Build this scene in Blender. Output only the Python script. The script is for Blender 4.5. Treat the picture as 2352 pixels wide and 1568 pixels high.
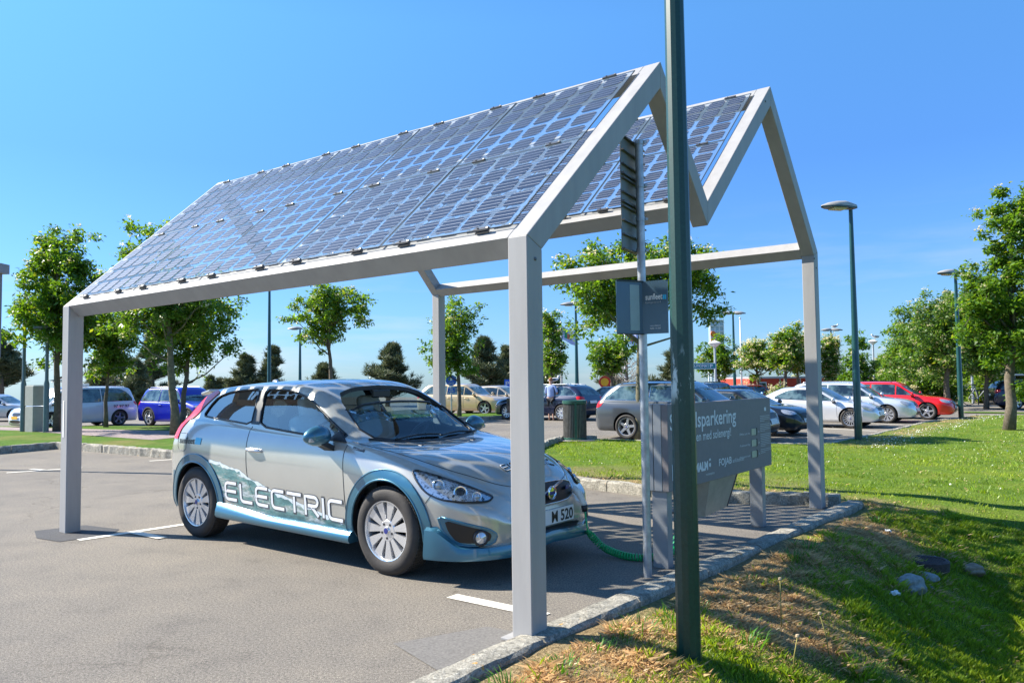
import bpy, bmesh, math, random
import numpy as np
from mathutils import Vector, Matrix, geometry
from mathutils.bvhtree import BVHTree
R=math.radians
random.seed(7); rng=np.random.default_rng(7)
for o in list(bpy.data.objects): bpy.data.objects.remove(o)
scene=bpy.context.scene
COL=scene.collection

# ---------------------------------------------------------------- camera
F=1796.3; PITCH=R(2.889); ROLL=R(-.70); CZ=1.463; PW,PH=2352,1568
fwd=Vector((0,math.cos(PITCH),math.sin(PITCH))); rt=Vector((1,0,0)); upv=rt.cross(fwd)
cr=math.cos(ROLL)*rt+math.sin(ROLL)*upv; cu=-math.sin(ROLL)*rt+math.cos(ROLL)*upv
cam=bpy.data.objects.new('camera',bpy.data.cameras.new('camera')); COL.objects.link(cam)
M=Matrix((cr,cu,-fwd)).transposed().to_4x4(); M.translation=Vector((0,0,CZ)); cam.matrix_world=M
cam.data.sensor_width=36; cam.data.lens=F/PW*36; cam.data.clip_end=6000; cam.data.clip_start=.05
scene.camera=cam
# ---------------------------------------------------------------- light
SUN_EL=R(39.3); SH=Vector((.965,-.262,0))            # direction in which shadows fall on the ground
w=bpy.data.worlds.new('World'); scene.world=w; w.use_nodes=True
nt=w.node_tree; nt.nodes.clear()
sky=nt.nodes.new('ShaderNodeTexSky'); sky.sky_type='NISHITA'; sky.sun_disc=False
sky.sun_elevation=SUN_EL; sky.sun_rotation=math.atan2(-SH.x,-SH.y)
sky.altitude=0; sky.air_density=1.0; sky.dust_density=.25; sky.ozone_density=4.5
bg=nt.nodes.new('ShaderNodeBackground'); bg.inputs[1].default_value=.0615
out=nt.nodes.new('ShaderNodeOutputWorld')
# thin streaks of cloud low over the horizon
tc=nt.nodes.new('ShaderNodeTexCoord'); mp=nt.nodes.new('ShaderNodeMapping'); mp.inputs['Scale'].default_value=(1.2,1.2,9)
no=nt.nodes.new('ShaderNodeTexNoise'); no.inputs['Scale'].default_value=2.3; no.inputs['Detail'].default_value=6; no.inputs['Roughness'].default_value=.6
cr_=nt.nodes.new('ShaderNodeValToRGB'); cr_.color_ramp.elements[0].position=.52; cr_.color_ramp.elements[1].position=.8
sep=nt.nodes.new('ShaderNodeSeparateXYZ'); mr=nt.nodes.new('ShaderNodeMapRange')
mr.inputs['From Min'].default_value=.02; mr.inputs['From Max'].default_value=.22; mr.inputs['To Min'].default_value=.5; mr.inputs['To Max'].default_value=0
mul=nt.nodes.new('ShaderNodeMath'); mul.operation='MULTIPLY'; mix=nt.nodes.new('ShaderNodeMix'); mix.data_type='RGBA'
L=nt.links.new
L(tc.outputs['Generated'],mp.inputs[0]); L(mp.outputs[0],no.inputs[0]); L(no.outputs[0],cr_.inputs[0])
L(tc.outputs['Generated'],sep.inputs[0]); L(sep.outputs[2],mr.inputs[0]); L(cr_.outputs[0],mul.inputs[0]); L(mr.outputs[0],mul.inputs[1])
tn=nt.nodes.new('ShaderNodeMix'); tn.data_type='RGBA'; tn.blend_type='MULTIPLY'; tn.inputs[0].default_value=1; L(sky.outputs[0],tn.inputs[6]); 
tr=nt.nodes.new('ShaderNodeValToRGB'); te=tr.color_ramp.elements
te[0].position=.02; te[0].color=(.42,.58,.81,1); te[1].position=.42; te[1].color=(.63,1.02,1.20,1)
e_=te.new(.26); e_.color=(.46,.72,1.0,1)
tz=nt.nodes.new('ShaderNodeMix'); tz.data_type='RGBA'; tz.blend_type='MULTIPLY'; tz.inputs[0].default_value=1; tz.inputs[7].default_value=(1.35,1.41,1.47,1)
L(sep.outputs[2],tr.inputs[0]); L(tr.outputs[0],tz.inputs[6]); L(tz.outputs[2],tn.inputs[7])
gm=nt.nodes.new('ShaderNodeHueSaturation'); gm.inputs['Saturation'].default_value=1.0; gm.inputs['Value'].default_value=1
L(tn.outputs[2],gm.inputs['Color'])
L(mul.outputs[0],mix.inputs[0]); L(gm.outputs[0],mix.inputs[6]); mix.inputs[7].default_value=(6.6,6.5,6.8,1)
L(mix.outputs[2],bg.inputs[0]); L(bg.outputs[0],out.inputs[0])
sd=bpy.data.lights.new('sun','SUN'); sd.energy=5; sd.angle=R(.45); sd.color=(1,.93,.82)
sun=bpy.data.objects.new('sun',sd); COL.objects.link(sun)
sdir=Vector((SH.x*math.cos(SUN_EL),SH.y*math.cos(SUN_EL),-math.sin(SUN_EL)))
sun.rotation_euler=sdir.to_track_quat('-Z','Y').to_euler(); sun.location=(-30,10,30)
vs=scene.view_settings; vs.view_transform='Standard'; vs.look='None'; vs.exposure=1.28; vs.gamma=1
scene.render.engine='CYCLES'
scene.cycles.max_bounces=8; scene.cycles.transparent_max_bounces=24

# ---------------------------------------------------------------- helpers
def ray(x,y):
    return fwd+cr*((x-PW/2)/F)-cu*((y-PH/2)/F)
def gp(x,y,z=0):                      # where a ray of the photograph meets the level z
    d=ray(x,y); return Vector((0,0,CZ))+d*((z-CZ)/d.z)
def at(x,y,Y):                        # point on that ray at distance Y
    d=ray(x,y); return Vector((0,0,CZ))+d*(Y/d.y)
A0=R(-37.288); UU=Vector((math.cos(A0),math.sin(A0),0)); VV=Vector((-math.sin(A0),math.cos(A0),0))
B0=Vector((.0923,4.3971,0))
def S(u,v,z=0): return B0+UU*u+VV*v+Vector((0,0,z))
def tag(o,label=None,cat=None,group=None,kind=None):
    if label: o['label']=label
    if cat: o['category']=cat
    if group: o['group']=group
    if kind: o['kind']=kind
    return o
def empty(name,loc,label,cat,group=None,rz=0):
    o=bpy.data.objects.new(name,None); COL.objects.link(o); o.location=loc; o.rotation_euler=(0,0,rz)
    o.empty_display_size=.2
    return tag(o,label,cat,group)
bpy.context.view_layer.update()
class MB:
    def __init__(s): s.v=[]; s.f=[]; s.m=[]; s.c=0
    def add(s,vs,fs,m=0):
        b=len(s.v); s.v+= [tuple(p) for p in vs]; s.f+=[tuple(i+b for i in f) for f in fs]; s.m+=[m]*len(fs); return s
    def box(s,c,d,rot=None,m=0,bev=0):
        x,y,z=[k/2 for k in d]
        if bev>0:
            bm=bmesh.new(); bmesh.ops.create_cube(bm,size=1); bmesh.ops.scale(bm,vec=d,verts=bm.verts)
            bmesh.ops.bevel(bm,geom=bm.edges[:],offset=bev,segments=2,affect='EDGES',profile=.5)
            P=[v.co.copy() for v in bm.verts]; fs=[[v.index for v in f.verts] for f in bm.faces]
            bm.verts.index_update(); fs=[[v.index for v in f.verts] for f in bm.faces]; bm.free()
        else:
            P=[Vector((a*x,b*y,e*z)) for e in(-1,1) for b in(-1,1) for a in(-1,1)]
            fs=[(0,2,3,1),(4,5,7,6),(0,1,5,4),(2,6,7,3),(0,4,6,2),(1,3,7,5)]
        if rot is not None: P=[rot@p for p in P]
        return s.add([p+Vector(c) for p in P],fs,m)
    def tube(s,pts,r,n=8,m=0,cap=True,ph=0):
        pts=[Vector(p) for p in pts]; k=len(pts); rr=r if hasattr(r,'__len__') else [r]*k
        t0=(pts[1]-pts[0]).normalized(); a=t0.orthogonal().normalized(); V=[]
        for i,p in enumerate(pts):
            t=(pts[min(i+1,k-1)]-pts[max(i-1,0)]).normalized()
            a=(a-t*a.dot(t)).normalized(); b=t.cross(a)
            V+=[p+(a*math.cos(q)+b*math.sin(q))*rr[i] for q in [2*math.pi*j/n+ph for j in range(n)]]
        fs=[(i*n+j,i*n+(j+1)%n,(i+1)*n+(j+1)%n,(i+1)*n+j) for i in range(k-1) for j in range(n)]
        if cap: fs+=[tuple(range(n))[::-1],tuple((k-1)*n+j for j in range(n))]
        return s.add(V,fs,m)
    def lathe(s,prof,n=24,m=0,mat=None,close=False):       # prof: (r,z) about z
        V=[(r*math.cos(2*math.pi*j/n),r*math.sin(2*math.pi*j/n),z) for r,z in prof for j in range(n)]
        if mat is not None: V=[mat@Vector(p) for p in V]
        k=len(prof); fs=[(i*n+j,i*n+(j+1)%n,(i+1)*n+(j+1)%n,(i+1)*n+j) for i in range(k-1) for j in range(n)]
        if close: fs+=[((k-1)*n+j,(k-1)*n+(j+1)%n,(j+1)%n,j) for j in range(n)]
        return s.add(V,fs,m)
    def prism(s,poly,ext,m=0):        # poly: 3D loop, ext: vector
        n=len(poly); P=[Vector(p) for p in poly]; e=Vector(ext)
        return s.add(P+[p+e for p in P],[tuple(range(n))[::-1],tuple(range(n,2*n))]+[(i,(i+1)%n,n+(i+1)%n,n+i) for i in range(n)],m)
    def build(s,name,mats,parent=None,smooth=False,mw=None,auto=None):
        me=bpy.data.meshes.new(name); me.from_pydata(s.v,[],s.f)
        for m in (mats if isinstance(mats,(list,tuple)) else [mats]): me.materials.append(m)
        if any(s.m): me.polygons.foreach_set('material_index',s.m)
        bm=bmesh.new(); bm.from_mesh(me); bmesh.ops.recalc_face_normals(bm,faces=bm.faces); bm.to_mesh(me); bm.free()
        if smooth: me.polygons.foreach_set('use_smooth',[True]*len(me.polygons))
        if auto is not None:
            try: me.set_sharp_from_angle(angle=R(auto))
            except Exception: pass
        me.update()
        o=bpy.data.objects.new(name,me); COL.objects.link(o)
        if parent: o.parent=parent
        if mw is not None: o.matrix_local=mw
        return o
def npmesh(name,V,Fq,mat,parent=None,col=None,k=4,smooth=False):   # V (n,3), Fq (m,k)
    me=bpy.data.meshes.new(name); n=len(V); m=len(Fq)
    me.vertices.add(n); me.vertices.foreach_set('co',np.asarray(V,np.float32).ravel())
    me.loops.add(m*k); me.loops.foreach_set('vertex_index',np.asarray(Fq,np.int32).ravel())
    me.polygons.add(m); me.polygons.foreach_set('loop_start',np.arange(0,m*k,k,dtype=np.int32))
    try: me.polygons.foreach_set('loop_total',np.full(m,k,np.int32))
    except Exception: pass
    for q in (mat if isinstance(mat,(list,tuple)) else [mat]): me.materials.append(q)
    if col is not None:
        a=me.color_attributes.new('Col','FLOAT_COLOR','POINT'); c=np.ones((n,4),np.float32); c[:,:3]=col; a.data.foreach_set('color',c.ravel())
    me.update(calc_edges=True); me.validate()
    o=bpy.data.objects.new(name,me); COL.objects.link(o)
    if parent: o.parent=parent
    return o
# ---------------------------------------------------------------- materials
def nodes(name):
    m=bpy.data.materials.new(name); m.use_nodes=True; return m,m.node_tree,m.node_tree.nodes['Principled BSDF']
def noise(nt,scale,detail=4,rough=.6,coord='Object',vec=None):
    t=nt.nodes.new('ShaderNodeTexCoord'); mp=nt.nodes.new('ShaderNodeMapping'); n=nt.nodes.new('ShaderNodeTexNoise')
    n.inputs['Scale'].default_value=scale; n.inputs['Detail'].default_value=detail; n.inputs['Roughness'].default_value=rough
    if vec: mp.inputs['Scale'].default_value=vec
    nt.links.new(t.outputs[coord],mp.inputs[0]); nt.links.new(mp.outputs[0],n.inputs[0]); return n
def ramp(nt,src,stops):
    r=nt.nodes.new('ShaderNodeValToRGB'); e=r.color_ramp.elements
    e[0].position,e[0].color=stops[0][0],(*stops[0][1],1); e[1].position,e[1].color=stops[-1][0],(*stops[-1][1],1)
    for p,c in stops[1:-1]: k=e.new(p); k.color=(*c,1)
    nt.links.new(src,r.inputs[0]); return r
def mixc(nt,fac,a,b,mode='MIX'):
    m=nt.nodes.new('ShaderNodeMix'); m.data_type='RGBA'; m.blend_type=mode
    for s,i in((fac,0),(a,6),(b,7)):
        if hasattr(s,'links'): nt.links.new(s,m.inputs[i])
        else: m.inputs[i].default_value=s if i==0 else (*s,1)
    return m.outputs[2]
def bump(nt,b,src,dist,st=1):
    n=nt.nodes.new('ShaderNodeBump'); n.inputs['Distance'].default_value=dist; n.inputs['Strength'].default_value=st
    nt.links.new(src,n.inputs['Height']); nt.links.new(n.outputs[0],b.inputs['Normal'])
def simple(name,c,rough=.5,metal=0,coat=0,var=.12,scale=6,bd=0,spec=.5):
    m,nt,b=nodes(name); b.inputs['Roughness'].default_value=rough; b.inputs['Metallic'].default_value=metal
    b.inputs['Coat Weight'].default_value=coat; b.inputs['Coat Roughness'].default_value=.04; b.inputs['Specular IOR Level'].default_value=spec
    n=noise(nt,scale,5)
    d=tuple(x*(1-var) for x in c); e=tuple(min(1,x*(1+var)) for x in c)
    r=ramp(nt,n.outputs[0],[(.3,d),(.7,e)]); nt.links.new(r.outputs[0],b.inputs['Base Color'])
    if bd: bump(nt,b,noise(nt,scale*8,3).outputs[0],bd)
    return m
def paint(name,c,metal=.35,rough=.28):
    m,nt,b=nodes(name); b.inputs['Base Color'].default_value=(*c,1)
    n=noise(nt,3,3); r=ramp(nt,n.outputs[0],[(.3,tuple(x*.96 for x in c)),(.7,tuple(min(1,x*1.03) for x in c))]); nt.links.new(r.outputs[0],b.inputs['Base Color'])
    b.inputs['Metallic'].default_value=metal; b.inputs['Roughness'].default_value=rough; b.inputs['Coat Weight'].default_value=1; b.inputs['Coat Roughness'].default_value=.03
    return m
def glassm(name,tint,refl_min=.06,ior=1.5,dark=None):      # thin pane: part mirror, part see-through
    m=bpy.data.materials.new(name); m.use_nodes=True; nt=m.node_tree; nt.nodes.clear()
    o=nt.nodes.new('ShaderNodeOutputMaterial'); t=nt.nodes.new('ShaderNodeBsdfTransparent'); g=nt.nodes.new('ShaderNodeBsdfGlossy')
    t.inputs[0].default_value=(*tint,1); g.inputs['Roughness'].default_value=.01
    fr=nt.nodes.new('ShaderNodeLayerWeight'); fr.inputs[0].default_value=.5; pw=nt.nodes.new('ShaderNodeMath'); pw.operation='POWER'; pw.inputs[1].default_value=4.2
    ad=nt.nodes.new('ShaderNodeMath'); ad.operation='MULTIPLY_ADD'; ad.inputs[1].default_value=.9; ad.inputs[2].default_value=refl_min; ad.use_clamp=True
    mx=nt.nodes.new('ShaderNodeMixShader'); nt.links.new(fr.outputs['Facing'],pw.inputs[0]); nt.links.new(pw.outputs[0],ad.inputs[0]); nt.links.new(ad.outputs[0],mx.inputs[0])
    nt.links.new(t.outputs[0],mx.inputs[1]); nt.links.new(g.outputs[0],mx.inputs[2]); nt.links.new(mx.outputs[0],o.inputs[0]); return m
def leafm(name,trans=.45):
    m=bpy.data.materials.new(name); m.use_nodes=True; nt=m.node_tree; b=nt.nodes['Principled BSDF']; o=nt.nodes['Material Output']
    a=nt.nodes.new('ShaderNodeVertexColor'); a.layer_name='Col'; nt.links.new(a.outputs[0],b.inputs['Base Color']); b.inputs['Roughness'].default_value=.45
    t=nt.nodes.new('ShaderNodeBsdfTranslucent'); hs=nt.nodes.new('ShaderNodeHueSaturation'); hs.inputs['Hue'].default_value=.485; hs.inputs['Value'].default_value=2.0; hs.inputs['Saturation'].default_value=1.1
    nt.links.new(a.outputs[0],hs.inputs['Color']); nt.links.new(hs.outputs[0],t.inputs[0])
    mx=nt.nodes.new('ShaderNodeMixShader'); mx.inputs[0].default_value=trans
    nt.links.new(b.outputs[0],mx.inputs[1]); nt.links.new(t.outputs[0],mx.inputs[2]); nt.links.new(mx.outputs[0],o.inputs[0]); return m
LEAF=leafm('leaf'); GRASSM=leafm('grass_blade',.35); NEEDLE=leafm('needle',.12)
STEEL,_nt,_b=nodes('frame_paint'); _b.inputs['Roughness'].default_value=.52; _b.inputs['Specular IOR Level'].default_value=.35
_n1=noise(_nt,7,5,.65,vec=(1,1,.12)); _n2=noise(_nt,26,4,.7); _n3=noise(_nt,3.5,4,.7)
_r=ramp(_nt,_n1.outputs[0],[(.3,(.305,.298,.288)),(.62,(.355,.348,.337))]); _s=ramp(_nt,_n2.outputs[0],[(.70,(1,1,1)),(.76,(.62,.58,.54))]); _m=ramp(_nt,_n3.outputs[0],[(.55,(0,0,0)),(.68,(1,1,1))])
_nt.links.new(mixc(_nt,_m.outputs[0],_r.outputs[0],mixc(_nt,1.,_r.outputs[0],_s.outputs[0],'MULTIPLY')),_b.inputs['Base Color']); bump(_nt,_b,_n2.outputs[0],.0006,.5)
GALV=simple('galvanised',(.42,.44,.46),.45,.7,0,.25,14)
DARKM=simple('dark_plastic',(.018,.018,.02),.5,0,0,.2)
BLACK=simple('black_trim',(.008,.008,.009),.35,0,0,.2)
RUBBER=simple('rubber',(.035,.031,.028),.75,0,0,.3,9,.002)
ALLOY=simple('alloy',(.72,.72,.73),.25,.75,0,.06)
CHROME=simple('chrome',(.8,.8,.82),.08,1,0,.03)
GREENP=simple('green_pole_paint',(.006,.050,.040),.32,.1,.5,.2,4)
WHITE=simple('white_paint',(.78,.77,.72),.6,0,0,.1,12)
STONE=None
# ================================================================ ground
def sstep(x,a,b):
    t=np.clip((x-a)/(b-a),0,1); return t*t*(3-2*t)
def uvof(x,y):
    dx=x-B0.x; dy=y-B0.y; return dx*UU.x+dy*UU.y, dx*VV.x+dy*VV.y
def lawn_z(u,v):
    u=np.asarray(u,float); v=np.asarray(v,float)
    win=sstep(v,-2.2,1.2)*(1-sstep(v,4.2,7.4))
    z=-.62*np.exp(-((u-2.2)/1.0)**2)*win
    z+=.02*np.exp(-((u-.3)/.5)**2)*(1-sstep(v,5.0,6.5))
    z+=.018*np.sin(u*2.1+.7)*np.cos(v*1.7)+.012*np.sin(u*5.3)*np.sin(v*4.1+1)
    z+=-.10*sstep(u,4.0,7.0)*(1-sstep(v,6,12))*0
    near=sstep(v,5.3,7)
    return z+.03*near
LAWN=[(0,-9),(-.02,0),(.16,5.75),(-.25,5.72),(-.8,5.5),(-2,5.35),(-3.4,5.65),(-4.6,6.3),(-5.6,7.6),(-6.8,9.6),(-7.5,10.9),(-7.9,12.1),(-7.3,12.75),(-5.9,13.0),(-3.6,13.5),(-2.3,13.8),(-2.06,19.3),(-2,24),(-1.5,26.6),(-1.3,29.2),(.2,29.7),(45,31),(45,-9)]
def asphalt_mat():
    m,nt,b=nodes('asphalt'); b.inputs['Roughness'].default_value=.85; b.inputs['Specular IOR Level'].default_value=.25
    f=noise(nt,170,2,.7); g=noise(nt,60,3,.7); c=noise(nt,.35,5,.6); s=noise(nt,2.2,6,.65)
    r=ramp(nt,f.outputs[0],[(.33,(.095,.085,.073)),(.5,(.21,.195,.170)),(.68,(.38,.353,.312))])
    r2=ramp(nt,g.outputs[0],[(.38,(.62,.62,.62)),(.6,(1.15,1.12,1.08))])
    r3=ramp(nt,c.outputs[0],[(.35,(.84,.84,.85)),(.65,(1.08,1.06,1.02))])
    r4=ramp(nt,s.outputs[0],[(.30,(.80,.80,.81)),(.45,(.97,.97,.97)),(.65,(1.06,1.05,1.03))])
    o=mixc(nt,1.,r.outputs[0],r2.outputs[0],'MULTIPLY'); o=mixc(nt,1.,o,r3.outputs[0],'MULTIPLY'); o=mixc(nt,1.,o,r4.outputs[0],'MULTIPLY')
    t_=nt.nodes.new('ShaderNodeTexCoord'); w_=noise(nt,1.6,4,.6); av=nt.nodes.new('ShaderNodeVectorMath'); av.operation='MULTIPLY_ADD'; av.inputs[1].default_value=(.9,.9,0)
    nt.links.new(w_.outputs['Color'],av.inputs[0]); nt.links.new(t_.outputs['Object'],av.inputs[2])
    v_=nt.nodes.new('ShaderNodeTexVoronoi'); v_.feature='DISTANCE_TO_EDGE'; v_.inputs['Scale'].default_value=.33; nt.links.new(av.outputs[0],v_.inputs['Vector'])
    k_=ramp(nt,v_.outputs['Distance'],[(.0,(.66,.65,.64)),(.003,(.88,.87,.86)),(.006,(1,1,1))]); m_=noise(nt,.27,3,.5); q_=ramp(nt,m_.outputs[0],[(.50,(0,0,0)),(.56,(1,1,1))])
    o=mixc(nt,q_.outputs[0],o,mixc(nt,1.,o,k_.outputs[0],'MULTIPLY'))
    d_=noise(nt,5.5,2,.4); e_=ramp(nt,d_.outputs[0],[(.735,(1,1,1)),(.765,(.72,.71,.70))]); o=mixc(nt,1.,o,e_.outputs[0],'MULTIPLY')
    nt.links.new(o,b.inputs['Base Color']); bump(nt,b,f.outputs[0],.006,.8); return m
ASPH=asphalt_mat()
def grass_mat(name,g1,g2,dry,lo=.45,hi=.62,dscale=.5):
    m,nt,b=nodes(name); b.inputs['Roughness'].default_value=.95; b.inputs['Specular IOR Level'].default_value=.1
    a=noise(nt,38,4,.75); c=noise(nt,dscale,5,.6); d=noise(nt,6,4,.6)
    r=ramp(nt,a.outputs[0],[(.3,g1),(.7,g2)]); q=ramp(nt,c.outputs[0],[(lo,(0,0,0)),(hi,(1,1,1))])
    e=ramp(nt,d.outputs[0],[(.3,(.75,.75,.75)),(.7,(1.15,1.15,1.15))])
    o=mixc(nt,q.outputs[0],r.outputs[0],dry); o=mixc(nt,1.,o,e.outputs[0],'MULTIPLY')
    nt.links.new(o,b.inputs['Base Color']); bump(nt,b,a.outputs[0],.03,.9); return m
LAWNM=grass_mat('lawn_turf',(.045,.10,.012),(.13,.235,.03),(.20,.19,.06),.48,.72,.45)
FARG=grass_mat('far_grass',(.07,.10,.03),(.13,.17,.05),(.16,.15,.07))
def sheet(name,loop,z,mat,kind='structure',label=None):
    me=bpy.data.meshes.new(name); me.from_pydata([(p[0],p[1],z) for p in loop],[],[tuple(range(len(loop)))]); me.materials.append(mat)
    o=bpy.data.objects.new(name,me); COL.objects.link(o)
    if me.polygons[0].normal.z<0: me.flip_normals()
    return tag(o,label,None,None,kind)
def uvw(l): return [tuple(S(u,v)[:2]) for u,v in l]
sheet('parking_lot',uvw(LAWN[:-1]+[(45,52),(-60,52),(-60,-9)]),0,ASPH)
# far ground: a ring round the lot
q=[(-60,-9),(45,-9),(45,52),(-60,52)]; Q=uvw(q); big=[(-1500,-600),(1500,-600),(3000,3000),(-3000,3000)]
ctr=Vector((-10,20)); 
gb=MB(); ins=[Vector((*p,-.03)) for p in Q]; 
outr=[]
for p in ins:
    d=(Vector((p.x,p.y))-ctr).normalized()*2600; outr.append(Vector((ctr.x+d.x,ctr.y+d.y,-80)))
gb.add(ins+outr,[(i,(i+1)%4,4+(i+1)%4,4+i) for i in range(4)])
tag(gb.build('ground',FARG),kind='structure')
# lawn as a height field
def lawn_mesh():
    poly=[Vector(p) for p in LAWN]; pts=[]; edges=[]
    for i,p in enumerate(poly):
        q=poly[(i+1)%len(poly)]; n=max(1,int((q-p).length/.7))
        for k in range(n): pts.append(p.lerp(q,k/n))
    nb=len(pts); edges=[(i,(i+1)%nb) for i in range(nb)]
    def grid(u0,u1,v0,v1,st):
        u=u0
        while u<u1:
            v=v0
            while v<v1: pts.append(Vector((u+random.uniform(-.2,.2)*st,v+random.uniform(-.2,.2)*st))); v+=st
            u+=st
    grid(.35,6,-4,8,.16); grid(6.2,44,-8,30,1.5); grid(-7,6,8.3,13,.7); grid(-1.8,6,13.4,29,1.2)
    vo,eo,fo,*_=geometry.delaunay_2d_cdt(pts,edges,[],1,1e-4)
    P=[S(p.x,p.y,float(lawn_z(p.x,p.y))) for p in vo]
    mb=MB(); mb.add(P,[tuple(f) for f in fo]); return mb.build('lawn',LAWNM,smooth=True)
tag(lawn_mesh(),kind='structure')
# left lawn, its gravel, the strip in the middle
LL=[(-16,6),(-14.3,10),(-10.8,18.6),(-9.7,17.9),(-6.9,15.85),(-5.2,14.8),(-5.6,17),(-8.2,24),(-11.5,26.4),(-17.9,27.6),(-36,31),(-50,25)]
sheet('left_lawn',LL,.10,LAWNM)
GRAV=simple('pink_gravel',(.30,.24,.23),.95,0,0,.35,60,.01)
sheet('gravel_path',[(-17.5,26.9),(-12.8,24.6),(-9.2,22.9),(-8.2,22.2),(-9.0,19.6),(-11.6,21.6),(-15.5,24.6),(-19,26.2)],.108,GRAV)
sheet('middle_strip',[(-9,28.8),(-.9,29.9),(-.1,30.6),(-.3,33.4),(-9,33.6)],.10,LAWNM)
sheet('road_verge',uvw([(-2,31.2),(45,32.4),(45,33.6),(-2,32.2)]),.03,LAWNM)
# kerbs
def kerb_mat():
    m,nt,b=nodes('kerb_granite'); b.inputs['Roughness'].default_value=.9
    f=noise(nt,60,4,.8); c=noise(nt,9,5,.7); l=noise(nt,14,3,.55); d=noise(nt,3,5,.7)
    r=ramp(nt,f.outputs[0],[(.3,(.12,.115,.10)),(.5,(.34,.32,.275)),(.7,(.62,.60,.52))])
    k=ramp(nt,c.outputs[0],[(.35,(.55,.55,.52)),(.6,(1.1,1.08,1.02))]); o=mixc(nt,1.,r.outputs[0],k.outputs[0],'MULTIPLY')
    q=ramp(nt,l.outputs[0],[(.66,(0,0,0)),(.70,(1,1,1))]); g=ramp(nt,d.outputs[0],[(.45,(0,0,0)),(.55,(1,1,1))])
    mm=nt.nodes.new('ShaderNodeMath'); mm.operation='MULTIPLY'; nt.links.new(q.outputs[0],mm.inputs[0]); nt.links.new(g.outputs[0],mm.inputs[1])
    o=mixc(nt,mm.outputs[0],o,(.62,.30,.03)); nt.links.new(o,b.inputs['Base Color']); bump(nt,b,f.outputs[0],.012,1); return m
KERBM=kerb_mat()
def kerb(name,pts,w,z0,z1,stone=1.0,jit=.008,res=.12):
    mb=MB(); P=[Vector((*p,0)) for p in pts]
    for i in range(len(P)-1):
        a,b=P[i],P[i+1]; Ln=(b-a).length; k=max(1,round(Ln/stone)); d=(b-a)/Ln; nrm=Vector((-d.y,d.x,0))
        for s in range(k):
            t0=s*Ln/k+.006; t1=(s+1)*Ln/k-.006; n=max(2,int((t1-t0)/res)); dz=random.uniform(-.004,.004); off=random.uniform(-.004,.004); V=[]
            prof=[(-w/2,z0),(-w/2,z1-.02),(-w/2+.02,z1),(-.03,z1+.004),(.03,z1+.003),(w/2-.02,z1),(w/2,z1-.02),(w/2,z0)]
            for q in range(n+1):
                c=a+d*(t0+(t1-t0)*q/n)
                for x,z in prof:
                    V.append(c+nrm*(x+off+random.uniform(-jit,jit))+Vector((0,0,z+dz+(random.uniform(-jit,jit) if z>z0 else 0))))
            m=len(prof); fs=[(q*m+j,q*m+j+1,(q+1)*m+j+1,(q+1)*m+j) for q in range(n) for j in range(m-1)]+[tuple(range(m)),tuple(n*m+j for j in range(m))[::-1]]
            mb.add(V,fs)
    return tag(mb.build(name,KERBM),kind='structure')
kerb('kerb',uvw([(-.02,-9),(-.0,0),(.12,3),(.235,5.95)]),.19,-.6,.055,.95,.0035,.08)
kerb('kerb',uvw([(.12,5.79),(-.28,5.74),(-.8,5.5),(-2,5.35),(-3.4,5.65),(-4.6,6.3),(-5.6,7.6),(-6.8,9.6),(-7.5,10.9),(-7.9,12.1),(-7.3,12.75)]),.16,-.2,.13,.9,.012)
kerb('kerb',uvw([(-7.2,12.77),(-5.9,13.02),(-3.6,13.5),(-2.3,13.8),(-2.06,19.3),(-2,24),(-1.5,26.6),(-1.3,29.2),(.2,29.7),(44,31)]),.14,-.2,.045,1.2)
kerb('kerb',[(-16,6),(-14.3,10),(-10.8,18.6)],.15,-.2,.16,1.1,.01)
kerb('kerb',[(-10.7,18.5),(-9.7,17.85),(-6.9,15.8),(-5.2,14.75),(-5.6,17),(-8.2,24)],.15,-.2,.16,.9,.014)
kerb('kerb',[(-9,28.75),(-.9,29.85),(-.05,30.6),(-.25,33.4)],.14,-.2,.13,1.1)
# painted marks
MARKM=simple('road_marking',(.66,.63,.54),.8,0,0,.2,30)
def mark(pts):
    sheet('parking_mark',uvw(pts),.005,MARKM)
def stripe(a,b,w=.1):
    a=Vector(a);b=Vector(b);d=(b-a).normalized();n=Vector((-d.y,d.x))*w/2; mark([a-n,b-n,b+n,a+n])
stripe((-1.04,.50),(-.26,.50),.11); stripe((-5.27,-.08),(-5.15,1.5),.10); sheet('parking_mark',uvw([(-5.18,.36),(-4.66,.37),(-4.66,.47),(-5.18,.46)]),.009,MARKM)
stripe((-12.45,1.9),(-12.15,3.0),.1); stripe((-12.3,2.45),(-12.75,2.4),.1); stripe((-12.25,4.3),(-12.1,4.9),.1)
stripe((-10.2,11.4),(-9.4,12.3),.1); stripe((-5.2,14.9),(-4.7,16.6),.1); stripe((-5.2,5.0),(-5.1,5.6),.1)
for k in range(4): stripe((-2.4,15.8+k*3.3),(-4.2,16.4+k*3.3),.1)
DARKA=simple('asphalt_patch',(.05,.05,.052),.8,0,0,.3,70,.003)
DARK2=simple('asphalt_worn_patch',(.17,.16,.145),.85,0,0,.3,60,.003)
sheet('asphalt_patch',uvw([(-6.15,-.12),(-5.72,-.27),(-5.34,-.22),(-5.3,.25),(-5.5,.42),(-6.05,.33)]),.004,DARKA)
sheet('asphalt_patch',uvw([(-.66,-.42),(-.11,-.60),(-.11,.15),(-.42,.12)]),.004,DARK2)
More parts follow.
